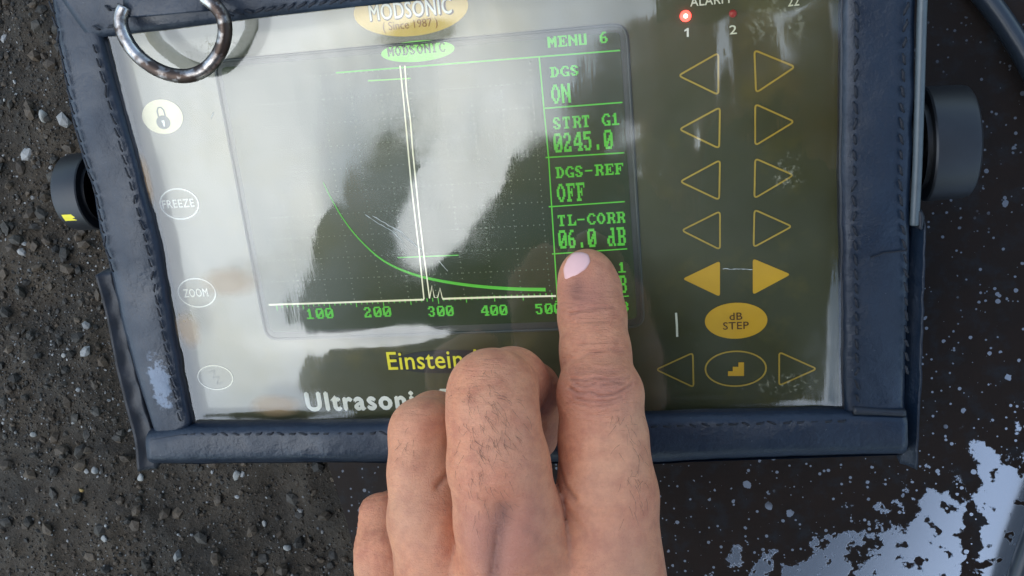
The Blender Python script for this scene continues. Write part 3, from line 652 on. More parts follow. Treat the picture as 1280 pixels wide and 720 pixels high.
# printed panel
PI = CP+0.15
def ell_out(name, px, py, rx, ry, w, mat, parent):
    c = P2(px, py, PI); return mk(name, *outline(ellipse(c[0], c[1], rx*0.205, ry*0.214), w, PI), mat, parent)
def ell_fill(name, px, py, rx, ry, mat, parent, c_=PI):
    c = P2(px, py, c_); return mk(name, *poly(ellipse(c[0], c[1], rx*0.205, ry*0.214), c_), mat, parent)
# brand badge
bd = ell_fill('badge', 513, 12, 70, 29, M['gold'], dev)
text('badge_text', 'MODSONIC', 463.5, 567.5, 5.5, 27, PI+0.12, M['brown_ink'], bd, 0.035)
text('badge_text', 'MODSONIC', 463, 566, 6.5, 26, PI+0.22, M['white_ink'], bd, 0.012)
text('badge_text', '( Since 1987 )', 479, 548, 28, 38.5, PI+0.12, M['orange_ink'], bd, 0.0)
text('panel_text', 'Einstein-II', 486, 606, 440, 462, PI+0.1, M['bright_yellow'], dev, 0.01)
ell_fill('name_backing', 557, 452, 76, 16, M['black_plastic'], dev, PI)
text('panel_text', 'Ultrasonic Flaw Detector', 385, 778, 491, 513, PI, M['white_ink'], dev, 0.045)
text('panel_text', 'ALARM', 863, 912, -3, 8, PI, M['white_ink'], dev, 0.015)
mk('panel_text', *poly([P2(x, y, PI) for x, y in [(858.4, 46), (861, 46), (861, 35), (859, 35), (855.5, 37.6), (855.5, 39.6), (858.4, 38.2)]], PI), M['white_ink'], dev)
text('panel_text', '2', 912, 921, 32, 43, PI, M['white_ink'], dev, 0.01)
text('panel_text', '22', 985, 999, -4, 8, PI, M['white_ink'], dev, 0.01)
for i, (px, py, m1, rr) in enumerate([(857, 20, 'led', 1.3), (916, 17, 'led_off', 0.9)]):
    c = P2(px, py, PI); v = []; f = []
    for k in range(5):
        el = k/4*1.45; v += [(c[0]+rr*math.cos(el)*math.cos(t*math.pi/8), c[1]+rr*math.cos(el)*math.sin(t*math.pi/8), PI+rr*0.7*math.sin(el)) for t in range(16)]
    f = [(k*16+t, k*16+(t+1) % 16, (k+1)*16+(t+1) % 16, (k+1)*16+t) for k in range(4) for t in range(16)]+[tuple(64+t for t in range(16))]
    o = mk('alarm_light', v, f, M[m1], dev, True)
    if i == 0: mk('bulb', *poly(ellipse(c[0], c[1]+0.05, 0.5, 0.5, 16), PI+rr*0.7+0.05), M['led_core'], o)
tri = [((848, 94.5), (898, 66), (898, 118.6)), ((943, 62.6), (994, 83.5), (945, 116)), ((849, 161.6), (900, 134), (899, 185.6)), ((944, 130), (993, 152), (944, 182)), ((850, 227), (900, 200), (899, 250)), ((944, 198), (992, 219), (943, 248)),
       ((852, 288), (900, 264), (900, 312)), ((943, 262), (990, 283), (942, 309)), ((820, 462), (866, 441), (867, 484)), ((974, 440), (1021, 461), (974, 482))]
for t in tri: mk('arrow_key', *outline(roundpoly([P2(*q, PI) for q in t], 1.0), 0.42, PI), M['yellow_line'], dev)
for t in [((853, 348.6), (900, 326), (900, 371)), ((941, 323), (988.5, 343), (941, 368.5))]: mk('arrow_key', *poly(roundpoly([P2(*q, PI) for q in t], 0.9), PI), M['yellow_ink'], dev)
k_ = ell_fill('step_key', 920, 401, 38, 23, M['yellow_ink'], dev)
text('key_text', 'dB', 912, 928, 391, 400, PI+0.1, M['brown_ink'], k_, 0.01); text('key_text', 'STEP', 904, 936, 403, 412, PI+0.1, M['brown_ink'], k_, 0.01)
k_ = ell_out('stair_key', 919.5, 461, 37.5, 23, 0.42, M['yellow_line'], dev)
st_ = [P2(x, y, PI) for x, y in [(910, 470), (930, 470), (930, 453), (923, 453), (923, 458.5), (916, 458.5), (916, 464), (910, 464)]]
mk('stair_symbol', *poly(st_, PI), M['yellow_ink'], k_)
line('panel_mark', [(845, 391), (846, 405), (846.5, 421)], 0.55, M['white_ink'], dev, PI)
k_ = ell_fill('lock_key', 203, 146, 28, 21, M['cream'], dev)
lb = P2(204, 151, PI); sh = [(lb[0]-1.05, lb[1]+0.8), (lb[0]-1.1, lb[1]+2.6), (lb[0]-0.6, lb[1]+3.5), (lb[0]+0.2, lb[1]+3.5), (lb[0]+0.8, lb[1]+2.7), (lb[0]+0.9, lb[1]+0.8)]
mk('lock_symbol', *join(outline(sh, 0.36, PI+0.1, False), poly(ellipse(lb[0], lb[1]-0.4, 1.95, 1.8, 20), PI+0.1)), M['grey_ink'], k_)
mk('keyhole', *poly([(lb[0]-0.5, lb[1]+0.1), (lb[0]-0.2, lb[1]-0.5), (lb[0]-0.1, lb[1]-1.5), (lb[0]+0.3, lb[1]-1.5), (lb[0]+0.45, lb[1]-0.4), (lb[0]+0.4, lb[1]+0.2)], PI+0.2), M['white_ink'], k_)
for px, py, s in ((224, 255, 'FREEZE'), (246, 366, 'ZOOM')):
    k_ = ell_out('oval_key', px, py, 27, 19.5, 0.4, M['white_ink'], dev); text('key_text', s, px-(20 if s == 'FREEZE' else 15), px+(20 if s == 'FREEZE' else 15), py-4.5, py+5.5, PI, M['white_ink'], k_, 0.02)
k_ = ell_out('oval_key', 269, 472, 26, 17.5, 0.32, M['white_ink'], dev)
mk('wave_symbol', *outline(spline([P2(x, y, PI) for x, y in [(261, 466), (268, 464), (266, 473), (273, 471), (271, 480), (278, 478)]], 24), 0.3, PI, False), M['grey_ink'], k_)
# pivot knobs of the bail handle and the handle behind
def knob(px_in, px_out, py, rpx, c, sgnx):
    p0 = H(px_in, py, c); x0_ = p0[0]; x1_ = H(px_out, py, c)[0]; r = rpx*0.205
    prof_ = [(0.0, 0.80), (0.10, 0.80), (0.10, 1.0), (0.14, 1.02), (0.86, 1.0), (0.95, 0.975), (1.0, 0.91), (1.0, 0.55), (0.94, 0.5), (0.94, 0.0)]
    n = 48; v = []; f = []
    for t, q in prof_:
        for k in range(n): v.append((x0_+(x1_-x0_)*t, p0[1]+r*q*math.cos(2*math.pi*k/n), c+r*q*math.sin(2*math.pi*k/n)))
    for i in range(len(prof_)-1):
        for k in range(n): f.append((i*n+k, i*n+(k+1) % n, (i+1)*n+(k+1) % n, (i+1)*n+k))
    if sgnx < 0: f = [tuple(reversed(q)) for q in f]
    return mk('pivot_knob', v, f, M['black_plastic'], dev), p0, r, x1_
kr, pr, rr_, xr = knob(1146, 1209, 181, 66, -14, 1)
for kk in (kr,):
    kk.data.polygons.foreach_set('use_smooth', [True]*len(kk.data.polygons))
    es = kk.modifiers.new('edge', 'EDGE_SPLIT'); es.split_angle = math.radians(30)
kl, pl, rl_, xl = knob(128, 91, 238, 54, -20, -1)
kl.data.polygons.foreach_set('use_smooth', [True]*len(kl.data.polygons)); es = kl.modifiers.new('edge', 'EDGE_SPLIT'); es.split_angle = math.radians(30)
# yellow mark on the left knob
ang = [math.radians(a) for a in (206, 212, 218)]
mv = []
for t in (0.30, 0.80):
    for a in ang: mv.append((pl[0]+(xl-pl[0])*t, pl[1]+(rl_+0.12)*math.cos(math.radians(118)+ (a-ang[1])), -20+(rl_+0.12)*math.sin(math.radians(118)+(a-ang[1])-0.0)))
mk('knob_mark', mv, [(0, 1, 4, 3), (1, 2, 5, 4)], M['bright_yellow'], kl)
zt = 9.0
def gc(b): return -DEPTH-(b-BASE[1])*math.tan(THETA)
bh = spline([(pr[0]-1, pr[1], -14), (pr[0]-1.5, pr[1]+14, -45), (pr[0]-3, pr[1]+28, gc(pr[1]+28)+4), (40, pr[1]+34, gc(pr[1]+34)+4), (-40, pr[1]+34, gc(pr[1]+34)+4), (pl[0]+6, pr[1]+26, gc(pr[1]+26)+4), (pl[0]+4, pl[1]+14, -48), (pl[0]+2, pl[1], -20)], 60)
bv, bf = tube(bh, 3.2, 10); mk('bail_handle', bv, bf, M['black_plastic'], dev, True)

# ------------------------------------------------------------------ cable
cp = [(1120, -140, 3), (1180, -60, 4), (1232, -2, 5), (1266, 46, 5.5), (1296, 100, 6), (1370, 260, 6), (1375, 450, 6), (1310, 620, 6), (1273, 725, 6), (1250, 830, 6)]
cpw = [G(x, y, z/1000) for x, y, z in cp]
cvv, cff = tube(spline(cpw, 120), 0.0033, 14)
o = wmk('cable', cvv, cff, M['rubber'], True, 'thick black rubber cable curving over the steel plate', 'cable', origin=(cpw[4][0], cpw[4][1], 0))

# ------------------------------------------------------------------ the person: pointing left hand, body leaning over
#HAND#
def smin(a, b, k):
    h_ = np.clip(0.5+0.5*(b-a)/k, 0, 1); return b*(1-h_)+a*h_-k*h_*(1-h_)
def cone(p, a, b, ra, rb):
    a = np.asarray(a); d = np.asarray(b)-a; t = np.clip(((p-a)@d)/(d@d+1e-9), 0, 1)
    q = p-a-t[..., None]*d; return np.sqrt((q*q).sum(-1))-(ra+t*(rb-ra))
def chain(p, js, k):
    o = None
    for (a, ra), (b, rb) in zip(js[:-1], js[1:]):
        x = cone(p, a, b, ra, rb); o = x if o is None else smin(o, x, k)
    return o
def ellips(p, c, r, ax_=None):
    q = p-np.asarray(c)
    if ax_ is not None: q = q@np.asarray(ax_).T
    r = np.asarray(r); k0 = np.sqrt(((q/r)**2).sum(-1)); k1 = np.sqrt(((q/r**2)**2).sum(-1)); return k0*(k0-1)/(k1+1e-9)
def surface_nets(fn, lo, hi, h, subdiv=0, iters=4):
    lo = np.array(lo, float); hi = np.array(hi, float); n = np.ceil((hi-lo)/h).astype(int)+1
    ax_ = [lo[i]+h*np.arange(n[i]) for i in range(3)]
    D = np.empty(n)
    for i in range(n[0]):
        Y, Z = np.meshgrid(ax_[1], ax_[2], indexing='ij'); D[i] = fn(np.stack([np.full_like(Y, ax_[0][i]), Y, Z], -1))
    s = D < 0
    c = sum(s[i:n[0]-1+i, j:n[1]-1+j, k:n[2]-1+k].astype(int) for i in (0, 1) for j in (0, 1) for k in (0, 1))
    mixed = (c > 0) & (c < 8); idx = -np.ones(c.shape, int); idx[mixed] = np.arange(mixed.sum())
    v = lo+(np.argwhere(mixed)+0.5)*h; f = []
    for ax2 in range(3):
        sl0 = [slice(None)]*3; sl1 = [slice(None)]*3; sl0[ax2] = slice(0, -1); sl1[ax2] = slice(1, None)
        e = s[tuple(sl0)] != s[tuple(sl1)]; flip = s[tuple(sl0)]
        o1, o2 = [(1, 2), (2, 0), (0, 1)][ax2]
        q = np.argwhere(e); ok = (q[:, o1] > 0) & (q[:, o2] > 0) & (q[:, o1] < n[o1]-1) & (q[:, o2] < n[o2]-1); q = q[ok]
        d1 = np.zeros(3, int); d1[o1] = 1; d2 = np.zeros(3, int); d2[o2] = 1
        g = lambda r: idx[r[:, 0], r[:, 1], r[:, 2]]
        quad = np.stack([g(q-d1-d2), g(q-d2), g(q), g(q-d1)], 1)
        fl = flip[q[:, 0], q[:, 1], q[:, 2]]; quad[~fl] = quad[~fl][:, ::-1]; f.append(quad)
    f = np.vstack(f)
    def grad(v):
        e = h*0.25; return np.stack([(fn(v+np.eye(3)[i]*e)-fn(v-np.eye(3)[i]*e))/(2*e) for i in range(3)], 1)
    def newton(v, it):
        for _ in range(it):
            g = grad(v); d = fn(v); st_ = np.clip(d/((g*g).sum(1)+1e-6), -h, h); v = v-g*st_[:, None]*0.9
        return v
    # one smoothing pass keeps the net even, then back onto the surface
    for _ in range(3):
        acc = np.zeros_like(v); cnt = np.zeros(len(v))
        for a in range(4):
            np.add.at(acc, f[:, a], v[f[:, (a+1) % 4]]+v[f[:, (a-1) % 4]]); np.add.at(cnt, f[:, a], 2)
        v = newton(0.4*v+0.6*acc/np.maximum(cnt, 1)[:, None], 2)
    v = newton(v, iters)
    for _ in range(subdiv):
        me = meshdata('t', v, f); bm = bmesh.new(); bm.from_mesh(me); bmesh.ops.subdivide_edges(bm, edges=bm.edges, cuts=1, use_grid_fill=True)
        bm.verts.index_update()
        v = np.array([x.co[:] for x in bm.verts]); f = np.array([[x.index for x in p.verts] for p in bm.faces]); bm.free(); bpy.data.meshes.remove(me); v = newton(v, 3)
    g = grad(v); g /= np.linalg.norm(g, axis=1)[:, None]+1e-9
    return v, f, g
def J(px, py, c, rp):
    d = RL@np.array([px-640, py-360, FOC]); t = (c-CAM_L[2])/d[2]
    return CAM_L+d*t, rp*t               # rp photo pixels -> mm at that depth
WR = H(650, 1180, 62); ELB_W = np.array([-0.13, -0.43, 0.27]); ELB = Wi(ELB_W)
index = [J(733.5, 346, 6.3, 35), J(736.5, 362, 7.6, 39), J(740, 395, 12.0, 42), J(744, 440, 19, 43.5), J(749, 492, 27, 48), J(754, 545, 32, 55), J(759, 620, 37, 63), J(762, 730, 44, 66)]
middle = [J(648, 735, 47, 70), J(636, 650, 47, 66), J(623, 580, 45, 62), J(616, 520, 41, 56), J(615, 492, 36, 54), J(640, 480, 24, 44), J(664, 488, 16, 34), J(669, 520, 13, 29), J(672, 548, 11, 25)]
ring = [J(560, 735, 42, 62), J(538, 650, 38, 52), J(531, 590, 33, 44), J(529, 540, 28, 41), J(543, 528, 14, 37), J(560, 545, 3, 32), J(566, 575, 2, 26)]
little = [J(497, 745, 30, 54), J(483, 690, 24, 41), J(478, 652, 18, 33), J(490, 645, 6, 29), J(500, 665, 0, 24)]
thumb = [J(760, 900, 30, 70), J(768, 800, 20, 55), J(752, 725, 10, 45), J(735, 680, 4, 36)]
meta = [(J(762, 735, 43, 66), 0.0), (J(650, 735, 47, 72), 0.0), (J(562, 740, 42, 62), 0.0), (J(500, 755, 31, 54), 0.0)]
KN = [J(764, 728, 48, 60), J(648, 712, 52, 52), J(556, 728, 46, 46)]
def hand_sdf(p):
    fi = chain(p, index, 1.6); fm = chain(p, middle, 2.5); fr = chain(p, ring, 2.5); fl = chain(p, little, 2.5); th = chain(p, thumb, 4)
    fing = smin(smin(fi, fm, 0.25), smin(fr, fl, 0.25), 0.25); fing = smin(fing, th, 0.25)
    pal = None
    for (j, _), wx in zip(meta, (14, 4, -6, -14)):
        x = cone(p, j[0], WR+np.array([wx, 0, 0]), j[1]*0.93, 19.0); pal = x if pal is None else smin(pal, x, 9)
    pal = smin(pal, cone(p, WR, ELB, 24, 38), 14)
    o = smin(pal, fing, 3.2)
    for c, r in KN: o = smin(o, np.sqrt(((p-c)**2).sum(-1))-r*0.80, 9)
    # soft pads at the knuckles
    o = smin(o, ellips(p, J(751, 493, 29, 1)[0], (9.6, 7.5, 8.2)), 3)
    return o
lo = np.array([H(420, 760, 60)[0]-8, H(640, 800, 40)[1], -14]); hi = np.array([H(860, 700, 40)[0]+6, H(735, 300, 0)[1]+4, 66])
v, f, g = surface_nets(hand_sdf, lo, hi, 1.2, 1)
# creases: polylines in the photo, carried onto the skin at that finger's height
CR = [  # (points, height, width mm, depth mm)
    ([(712, 396), (728, 391), (748, 388), (766, 391)], 21, 0.34, 0.22), ([(722, 402), (742, 400), (762, 402)], 21, 0.3, 0.14), ([(709, 388), (720, 384), (730, 385)], 20, 0.3, 0.12),
    ([(712, 465), (735, 454), (760, 453), (782, 463)], 34, 0.32, 0.17), ([(716, 473), (735, 465), (760, 464), (780, 471)], 36, 0.3, 0.15), ([(720, 446), (745, 441), (770, 446)], 33, 0.3, 0.08),
    ([(718, 479), (738, 476), (758, 477), (778, 480)], 38, 0.32, 0.20), ([(710, 486), (726, 484), (744, 481), (768, 484), (786, 487)], 38, 0.3, 0.24), ([(716, 491), (730, 492), (743, 488)], 39, 0.3, 0.22),
    ([(750, 491), (764, 488), (780, 492)], 39, 0.3, 0.22), ([(708, 497), (722, 499), (738, 496), (752, 501), (770, 499), (788, 496)], 39, 0.32, 0.30), ([(718, 505), (738, 506), (756, 507), (776, 504)], 39, 0.3, 0.2),
    ([(714, 513), (740, 514), (778, 510)], 40, 0.3, 0.13), ([(718, 521), (748, 523), (772, 519)], 40, 0.3, 0.08), ([(724, 470), (742, 471), (764, 469)], 37, 0.28, 0.1),
    ([(616, 724), (617, 695), (621, 670), (625, 648)], 60, 2.6, 0.7), ([(613, 716), (616, 692), (619, 668)], 60, 0.4, 0.3), ([(622, 712), (622, 690)], 60, 0.3, 0.18),
    ([(562, 612), (546, 626), (536, 634)], 50, 0.7, 0.4), ([(690, 622), (700, 634), (716, 642)], 52, 0.7, 0.4),
    ([(668, 640), (700, 668), (730, 690)], 56, 0.7, 0.10), ([(660, 655), (690, 690), (700, 716)], 56, 0.7, 0.10), ([(690, 650), (716, 662), (742, 668)], 56, 0.5, 0.10),
    ([(486, 645), (478, 668), (470, 690)], 36, 0.5, 0.2), ([(575, 470), (600, 452), (640, 452), (668, 468)], 52, 0.5, 0.10), ([(582, 482), (610, 466), (640, 468)], 54, 0.4, 0.08), ([(590, 462), (612, 457), (634, 459)], 53, 0.3, 0.08)]
# finer net where the skin folds
bm = bmesh.new(); t_ = meshdata('t', v, f); bm.from_mesh(t_); bpy.data.meshes.remove(t_)
zc = [(H(747, 490, 38)[:2], 13), (H(742, 395, 21)[:2], 8)]
es_ = [e for e in bm.edges if any((e.verts[0].co.x-c[0])**2+(e.verts[0].co.y-c[1])**2 < R_*R_ for c, R_ in zc)]
bmesh.ops.subdivide_edges(bm, edges=es_, cuts=1, use_grid_fill=True); bm.verts.index_update()
v = np.array([x.co[:] for x in bm.verts]); f = [[x.index for x in p.verts] for p in bm.faces]; bm.free()
def sgrad(p):
    e = 0.3; q = np.stack([hand_sdf(p+np.eye(3)[i]*e)-hand_sdf(p-np.eye(3)[i]*e) for i in range(3)], 1); return q/(np.linalg.norm(q, axis=1)[:, None]+1e-9)
g = sgrad(v); v = v-g*hand_sdf(v)[:, None]
disp = np.zeros(len(v)); top_w = np.clip(g[:, 2]*1.6, 0, 1); red = np.zeros(len(v)); dark = np.zeros(len(v))
for pts, ch, w_, dp in CR:
    q = resample([H(x, y, ch)[:2] for x, y in pts], 24); d2 = np.full(len(v), 1e9)
    for a, b in zip(q[:-1], q[1:]):
        dd = b-a; t = np.clip(((v[:, :2]-a)@dd)/(dd@dd), 0, 1); e = v[:, :2]-a-t[:, None]*dd; d2 = np.minimum(d2, (e*e).sum(1))
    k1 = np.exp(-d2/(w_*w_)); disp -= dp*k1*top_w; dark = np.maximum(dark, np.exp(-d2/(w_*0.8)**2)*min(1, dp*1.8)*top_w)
    disp += 0.25*dp*np.exp(-(np.sqrt(d2)-2.2*w_)**2/(w_*w_))*top_w
lump = (vnoise(v[:, 0]*0.35, v[:, 1]*0.35+v[:, 2]*0.3, 31)-0.5)*0.35+(vnoise(v[:, 0]*0.12, v[:, 1]*0.12, 33)-0.5)*0.8
v = v+g*(disp+lump*np.clip(g[:, 2], 0, 1))[:, None]
def blob(px, py, ch, rx, ry, amt):
    c = H(px, py, ch)[:2]; return amt*np.exp(-((v[:, 0]-c[0])/rx)**2-((v[:, 1]-c[1])/ry)**2)*np.clip(g[:, 2]+0.3, 0, 1)
for b in [(735, 372, 18, 8, 5, 0.8), (748, 493, 38, 10, 5, 0.95), (618, 452, 50, 13, 6, 0.55), (535, 505, 40, 8, 6, 0.5), (620, 690, 58, 7, 9, 0.9), (590, 660, 58, 9, 9, 0.4), (780, 690, 55, 9, 9, 0.4), (690, 540, 14, 5, 8, 0.6), (640, 590, 58, 10, 8, 0.25)]: red += blob(*b)
kn = sum(blob(*b) for b in [(747, 490, 38, 11, 9, 1.0), (742, 394, 21, 9, 5, 0.7), (618, 458, 50, 14, 8, 0.7), (532, 512, 40, 9, 7, 0.6)])
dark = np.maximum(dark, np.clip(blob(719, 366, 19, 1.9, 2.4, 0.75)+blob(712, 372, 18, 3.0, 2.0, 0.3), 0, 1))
def skin_mat():
    k = NT('skin'); n1 = k.noise(90, 5, 0.6); n2 = k.noise(1400, 3, 0.6)
    c = k.mix(n1, (0.60, 0.225, 0.108, 1), (0.74, 0.318, 0.168, 1))
    c = k.mix(k.ramp(k.noise(260, 5, 0.65), [(0.42, 0.0), (0.66, 0.75)]), c, (0.48, 0.160, 0.085, 1))
    c = k.mix(k.ramp(k.noise(38, 3, 0.5), [(0.5, 0.0), (0.7, 0.4)]), c, (0.60, 0.34, 0.20, 1))
    at = k.n('Attribute', None, attribute_name='tone'); sp_ = k.n('SeparateColor', {0: at.outputs['Color']})
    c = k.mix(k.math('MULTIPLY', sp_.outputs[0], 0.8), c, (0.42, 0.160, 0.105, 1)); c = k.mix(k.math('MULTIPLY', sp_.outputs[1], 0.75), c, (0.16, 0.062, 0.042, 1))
    vor = k.n('TexVoronoi', {'Vector': k.co(), 'Scale': 1300.0}, feature='DISTANCE_TO_EDGE').outputs['Distance']
    wv_ = k.n('TexNoise', {'Vector': k.n('VectorMath', {0: k.co(), 1: (250, 900, 500)}, operation='MULTIPLY').outputs[0], 'Scale': 1.0, 'Detail': 4.0}).outputs['Fac']
    c = k.mix(k.ramp(k.noise(700, 3, 0.6), [(0.35, 0.0), (0.75, 0.3)]), c, (0.42, 0.18, 0.11, 1))
    b = k.bump(k.math('MINIMUM', vor, 0.12), 0.5, 0.0009); b = k.bump(wv_, 0.45, 0.0006, b)
    wk = k.n('TexNoise', {'Vector': k.n('VectorMath', {0: k.co(), 1: (160, 1300, 500)}, operation='MULTIPLY').outputs[0], 'Scale': 1.0, 'Detail': 3.0, 'Distortion': 0.6}).outputs['Fac']
    b = k.bump(k.math('MULTIPLY', wk, sp_.outputs[2]), 0.8, 0.0010, b)
    p = k.bsdf(Base_Color=c, Roughness=k.ramp(n2, [(0.3, 0.46), (0.7, 0.6)]), Normal=b)
    p.inputs['Specular IOR Level'].default_value = 0.35; p.inputs['Subsurface Weight'].default_value = 0.12; p.inputs['Subsurface Radius'].default_value = (1.0, 0.35, 0.2); p.inputs['Subsurface Scale'].default_value = 0.0022
    return k.m
SK = skin_mat()
# arm and head, outside the picture, complete the same body
def body_sdf(p):
    o = chain(p, [(W(H(650, 1000, 55)), 0.030), (W(WR), 0.026), (ELB_W, 0.042)], 0.02)
    return o
HEADC = np.array([0.045, -0.135, 0.66])
def head_sdf(p):
    o = ellips(p, HEADC, (0.078, 0.105, 0.098)); o = smin(o, cone(p, HEADC+np.array([0, 0.02, -0.06]), HEADC+np.array([0, 0.045, -0.085]), 0.05, 0.03), 0.03)
    o = smin(o, cone(p, HEADC+np.array([0, 0.085, -0.04]), HEADC+np.array([0, 0.118, -0.055]), 0.010, 0.012), 0.012)
    for s in (-1, 1): o = smin(o, ellips(p, HEADC+np.array([s*0.080, -0.01, -0.02]), (0.010, 0.020, 0.032)), 0.006)
    return smin(o, cone(p, HEADC+np.array([0, -0.05, -0.03]), HEADC+np.array([0, -0.13, -0.07]), 0.058, 0.062), 0.03)
RHAND = np.array([0.135, -0.035, 0.395])
def rhand_sdf(p):
    o = ellips(p, RHAND+np.array([0.03, -0.02, 0.0]), (0.045, 0.042, 0.022))
    for i in range(4): o = smin(o, chain(p, [(RHAND+np.array([0.03, 0.022-i*0.018, 0.0]), 0.011), (RHAND+np.array([0.0, 0.032-i*0.020, -0.012]), 0.0095), (RHAND+np.array([-0.025, 0.028-i*0.020, -0.012]), 0.008)], 0.004), 0.004)
    o = smin(o, chain(p, [(RHAND+np.array([0.03, -0.04, 0.01]), 0.015), (RHAND+np.array([0.0, -0.03, 0.028]), 0.012), (RHAND+np.array([-0.03, -0.01, 0.028]), 0.010)], 0.006), 0.008)
    return smin(o, cone(p, RHAND+np.array([0.04, -0.03, 0]), RHAND+np.array([0.07, -0.07, 0.05]), 0.026, 0.03), 0.02)
def add(vw, fw, gw, V_, F_, T_, tone):
    F_.append(np.asarray(fw)+sum(len(x) for x in V_)); V_.append(vw); T_.append(tone)
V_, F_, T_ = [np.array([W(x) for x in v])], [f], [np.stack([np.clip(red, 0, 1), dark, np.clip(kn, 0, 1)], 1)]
PB = W(lo)
person = wmk('person', V_[0], F_[0], SK, True, 'left hand pointing with its index finger at the green screen menu', 'person', origin=tuple(W(H(735, 340, 0))))
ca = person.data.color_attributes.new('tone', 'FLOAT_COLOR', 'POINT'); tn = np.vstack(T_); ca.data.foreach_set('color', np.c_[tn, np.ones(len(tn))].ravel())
def pchild(name, vw, fw, mat, smooth=True):
    o = wmk(name, np.asarray(vw)-np.array(person.location), fw, mat, smooth); o.parent = person; return o
# arm, head and other hand lie outside the picture
for nm, fn, l, h_, st_ in (('head', head_sdf, HEADC-np.array([.13, .22, .2]), HEADC+np.array([.13, .16, .14]), 0.008), ('hand', rhand_sdf, RHAND-np.array([.08, .17, .06]), RHAND+np.array([.18, .09, .07]), 0.005), ('forearm', body_sdf, np.array([-.22, -.52, .1]), np.array([.08, -0.135, .4]), 0.006)):
    a, b, c = surface_nets(fn, l, h_, st_); pchild(nm, a, b, SK)
# fingernail, seated on the skin
NL = [(704.5, 337), (706.5, 350.5), (722, 345), (733, 336.5), (738.5, 327), (736, 318.5), (727, 315.5), (717, 316.5), (710, 324)]
nl = roundpoly([H(x, y, 14)[:2] for x, y in NL], 0.55, 3); nc = nl.mean(0); rings = [0.0, 0.35, 0.65, 0.85, 0.96, 1.0]; nvv = []; nff = []; L = len(nl)
def nrm(p):
    e = 0.3; g_ = np.stack([hand_sdf(p+np.eye(3)[i]*e)-hand_sdf(p-np.eye(3)[i]*e) for i in range(3)], 1); return g_/(np.linalg.norm(g_, axis=1)[:, None]+1e-9)
def cast(xy):                             # points of the skin above which (x, y) lies, then their normals
    q = np.c_[np.asarray(xy, float), np.full(len(xy), 14.0)]; d = q-CAM_L; L0 = np.linalg.norm(d, axis=1); d /= L0[:, None]; t = L0-75.0
    best = np.full(len(q), 1e9); bt = t.copy()
    for _ in range(50):
        s_ = hand_sdf(CAM_L+d*t[:, None]); imp = s_ < best; bt[imp] = t[imp]; best[imp] = s_[imp]; t = np.minimum(t+np.maximum(s_, 0)*0.8, L0+30)
    p = CAM_L+d*bt[:, None]
    for _ in range(6): p = p-nrm(p)*hand_sdf(p)[:, None]
    return p, nrm(p)
nq = [nc]; no_ = [0.45]
for s in rings[1:]: nq += [nc+(q-nc)*s for q in nl]; no_ += [0.45 if s < 0.9 else (0.30 if s < 0.99 else -0.25)]*L
np_, nn_ = cast(nq); nvv = list(np_+nn_*np.array(no_)[:, None])
for k in range(L): nff.append((0, 1+k, 1+(k+1) % L))
for ri in range(1, len(rings)-1):
    for k in range(L): a = 1+(ri-1)*L; b = 1+ri*L; nff.append((a+k, b+k, b+(k+1) % L, a+(k+1) % L))
NM = simple('fingernail', (0.78, 0.44, 0.39), 0.45, var=0.06, nscale=200)
no = pchild('fingernail', [W(x) for x in nvv], nff, NM)
bmx = bmesh.new(); bmx.from_mesh(no.data); bmesh.ops.recalc_face_normals(bmx, faces=bmx.faces); bmx.to_mesh(no.data); bmx.free()
# fine hairs on the finger backs
hv = []; hf = []; r = random.Random(5); HM = simple('body_hair', (0.035, 0.02, 0.014), 0.5)
def hairs(n, cx, cy, sx, sy, ang, ch):
    qs, ns = cast([H(r.gauss(cx, sx), r.gauss(cy, sy), 14)[:2] for _ in range(n)])
    for p0, nr in zip(qs, ns):
        a = ang+r.gauss(0, 0.38); Lh = r.uniform(1.2, 3.4); d = np.array([math.cos(a), math.sin(a), 0]); d -= nr*(d@nr); d /= np.linalg.norm(d); sd_ = np.cross(nr, d)*r.gauss(0, 0.6)
        pts = [p0+d*Lh*t+sd_*t*t+nr*(0.05+0.45*math.sin(t*2.6)) for t in (0, 0.35, 0.7, 1.0)]
        a_, b_ = tube(pts, [0.030, 0.027, 0.022, 0.010], 3, False); o = sum(len(x) for x in hv); hv.append(a_); hf.extend([tuple(i+o for i in q) for q in b_])
hairs(120, 607, 545, 19, 42, -1.25, 56); hairs(20, 622, 508, 14, 14, -1.1, 54); hairs(45, 790, 585, 13, 36, -1.9, 50); hairs(12, 510, 560, 8, 25, -1.6, 40); hairs(16, 600, 620, 24, 20, -1.1, 56)
ho = pchild('finger_hair', np.array([W(x) for x in np.vstack(hv)]), hf, HM); ho['kind'] = 'stuff'
# clothes of the photographer leaning over (outside the picture, seen mirrored in the film)
def jacket_sdf(p):
    o = ellips(p, (-0.060, -0.42, 0.54), (0.235, 0.16, 0.13)); o = smin(o, ellips(p, (-0.060, -0.66, 0.42), (0.19, 0.16, 0.14)), 0.08)
    o = smin(o, ellips(p, (-0.060, -0.285, 0.60), (0.225, 0.10, 0.085)), 0.06)
    o = smin(o, chain(p, [((0.14, -0.33, 0.58), 0.078), ((0.145, -0.165, 0.48), 0.085), ((0.165, -0.085, 0.435), 0.055)], 0.03), 0.05)
    return smin(o, chain(p, [((-0.25, -0.37, 0.57), 0.072), (tuple(ELB_W), 0.056), (tuple(ELB_W*0.55+W(WR)*0.45), 0.044)], 0.03), 0.05)
JM = simple('dark_jacket_cloth', (0.012, 0.013, 0.014), 0.85, var=0.3, nscale=300)
a, b, c = surface_nets(jacket_sdf, (-.36, -.88, .15), (.5, -.02, .78), 0.012); pchild('jacket', a, b, JM)
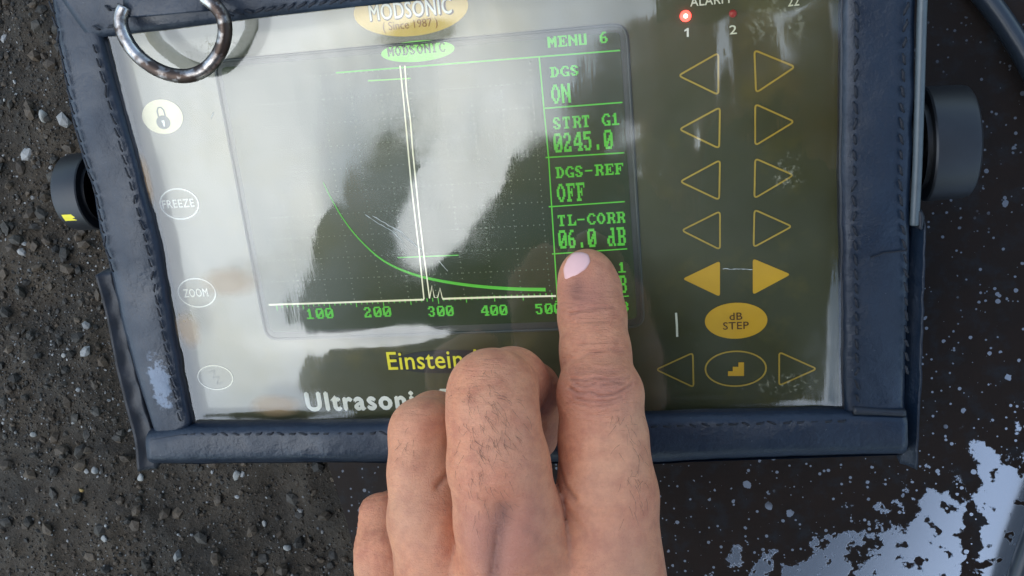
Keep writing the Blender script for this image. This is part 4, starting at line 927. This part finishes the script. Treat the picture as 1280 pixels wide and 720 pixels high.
def trouser_sdf(p):
    o = ellips(p, (-0.060, -0.74, 0.30), (0.18, 0.13, 0.12))
    for s in (-1, 1): o = smin(o, chain(p, [((-0.060+s*0.10, -0.72, 0.28), 0.09), ((-0.060+s*0.30, -0.50, 0.40), 0.065), ((-0.060+s*0.26, -0.66, 0.07), 0.05)], 0.03), 0.04)
    return o
a, b, c = surface_nets(trouser_sdf, (-.48, -.92, .0), (.42, -.38, .5), 0.012); pchild('trousers', a, b, JM)
def shoe_sdf(p):
    o = None
    for s in (-1, 1):
        x = smin(ellips(p, (-0.060+s*0.27, -0.60, 0.032), (0.045, 0.13, 0.040)), cone(p, (-0.060+s*0.26, -0.67, 0.05), (-0.060+s*0.26, -0.66, 0.09), 0.045, 0.045), 0.03); x = np.maximum(x, -(p[..., 2]-0.001)); o = x if o is None else np.minimum(o, x)
    return o
a, b, c = surface_nets(shoe_sdf, (-.36, -.78, -.02), (.34, -.42, .16), 0.010); pchild('shoes', a, b, M['black_plastic'])
def hair_sdf(p): return np.maximum(ellips(p, HEADC+np.array([0, -0.012, 0.012]), (0.083, 0.108, 0.100)), -(p[..., 2]-HEADC[2]-0.3*(p[..., 1]-HEADC[1])))
a, b, c = surface_nets(hair_sdf, HEADC-0.14, HEADC+0.14, 0.008); pchild('hair', a, b, simple('black_hair', (0.008, 0.007, 0.006), 0.5))
# the phone that takes the picture, behind the lens
ph = np.array([0.077, 0.155, 0.009])/2; pc = np.array([0.060, -0.004, 0.070]); bx_ = roundpoly([(-ph[1], -ph[0]), (ph[1], -ph[0]), (ph[1], ph[0]), (-ph[1], ph[0])], 0.009, 5); Lp = len(bx_)
pz = [(-ph[2], 0.97), (-ph[2]*0.7, 1.0), (ph[2]*0.7, 1.0), (ph[2], 0.97)]
Rc = np.array(ax).T
pv = [Rc@(np.array([x*s, y*s, z])+pc) +CAM_W for z, s in pz for x, y in bx_]
pf = [(i*Lp+k, i*Lp+(k+1) % Lp, (i+1)*Lp+(k+1) % Lp, (i+1)*Lp+k) for i in range(3) for k in range(Lp)]+[tuple(range(Lp-1, -1, -1)), tuple(3*Lp+k for k in range(Lp))]
wmk('mobile_phone', pv, pf, simple('phone_shell', (0.02, 0.02, 0.022), 0.4), False, 'black mobile phone held over the instrument by the leaning person', 'phone', origin=tuple(CAM_W))
for o in bpy.data.objects:
    if '_b' in o: del o['_b']
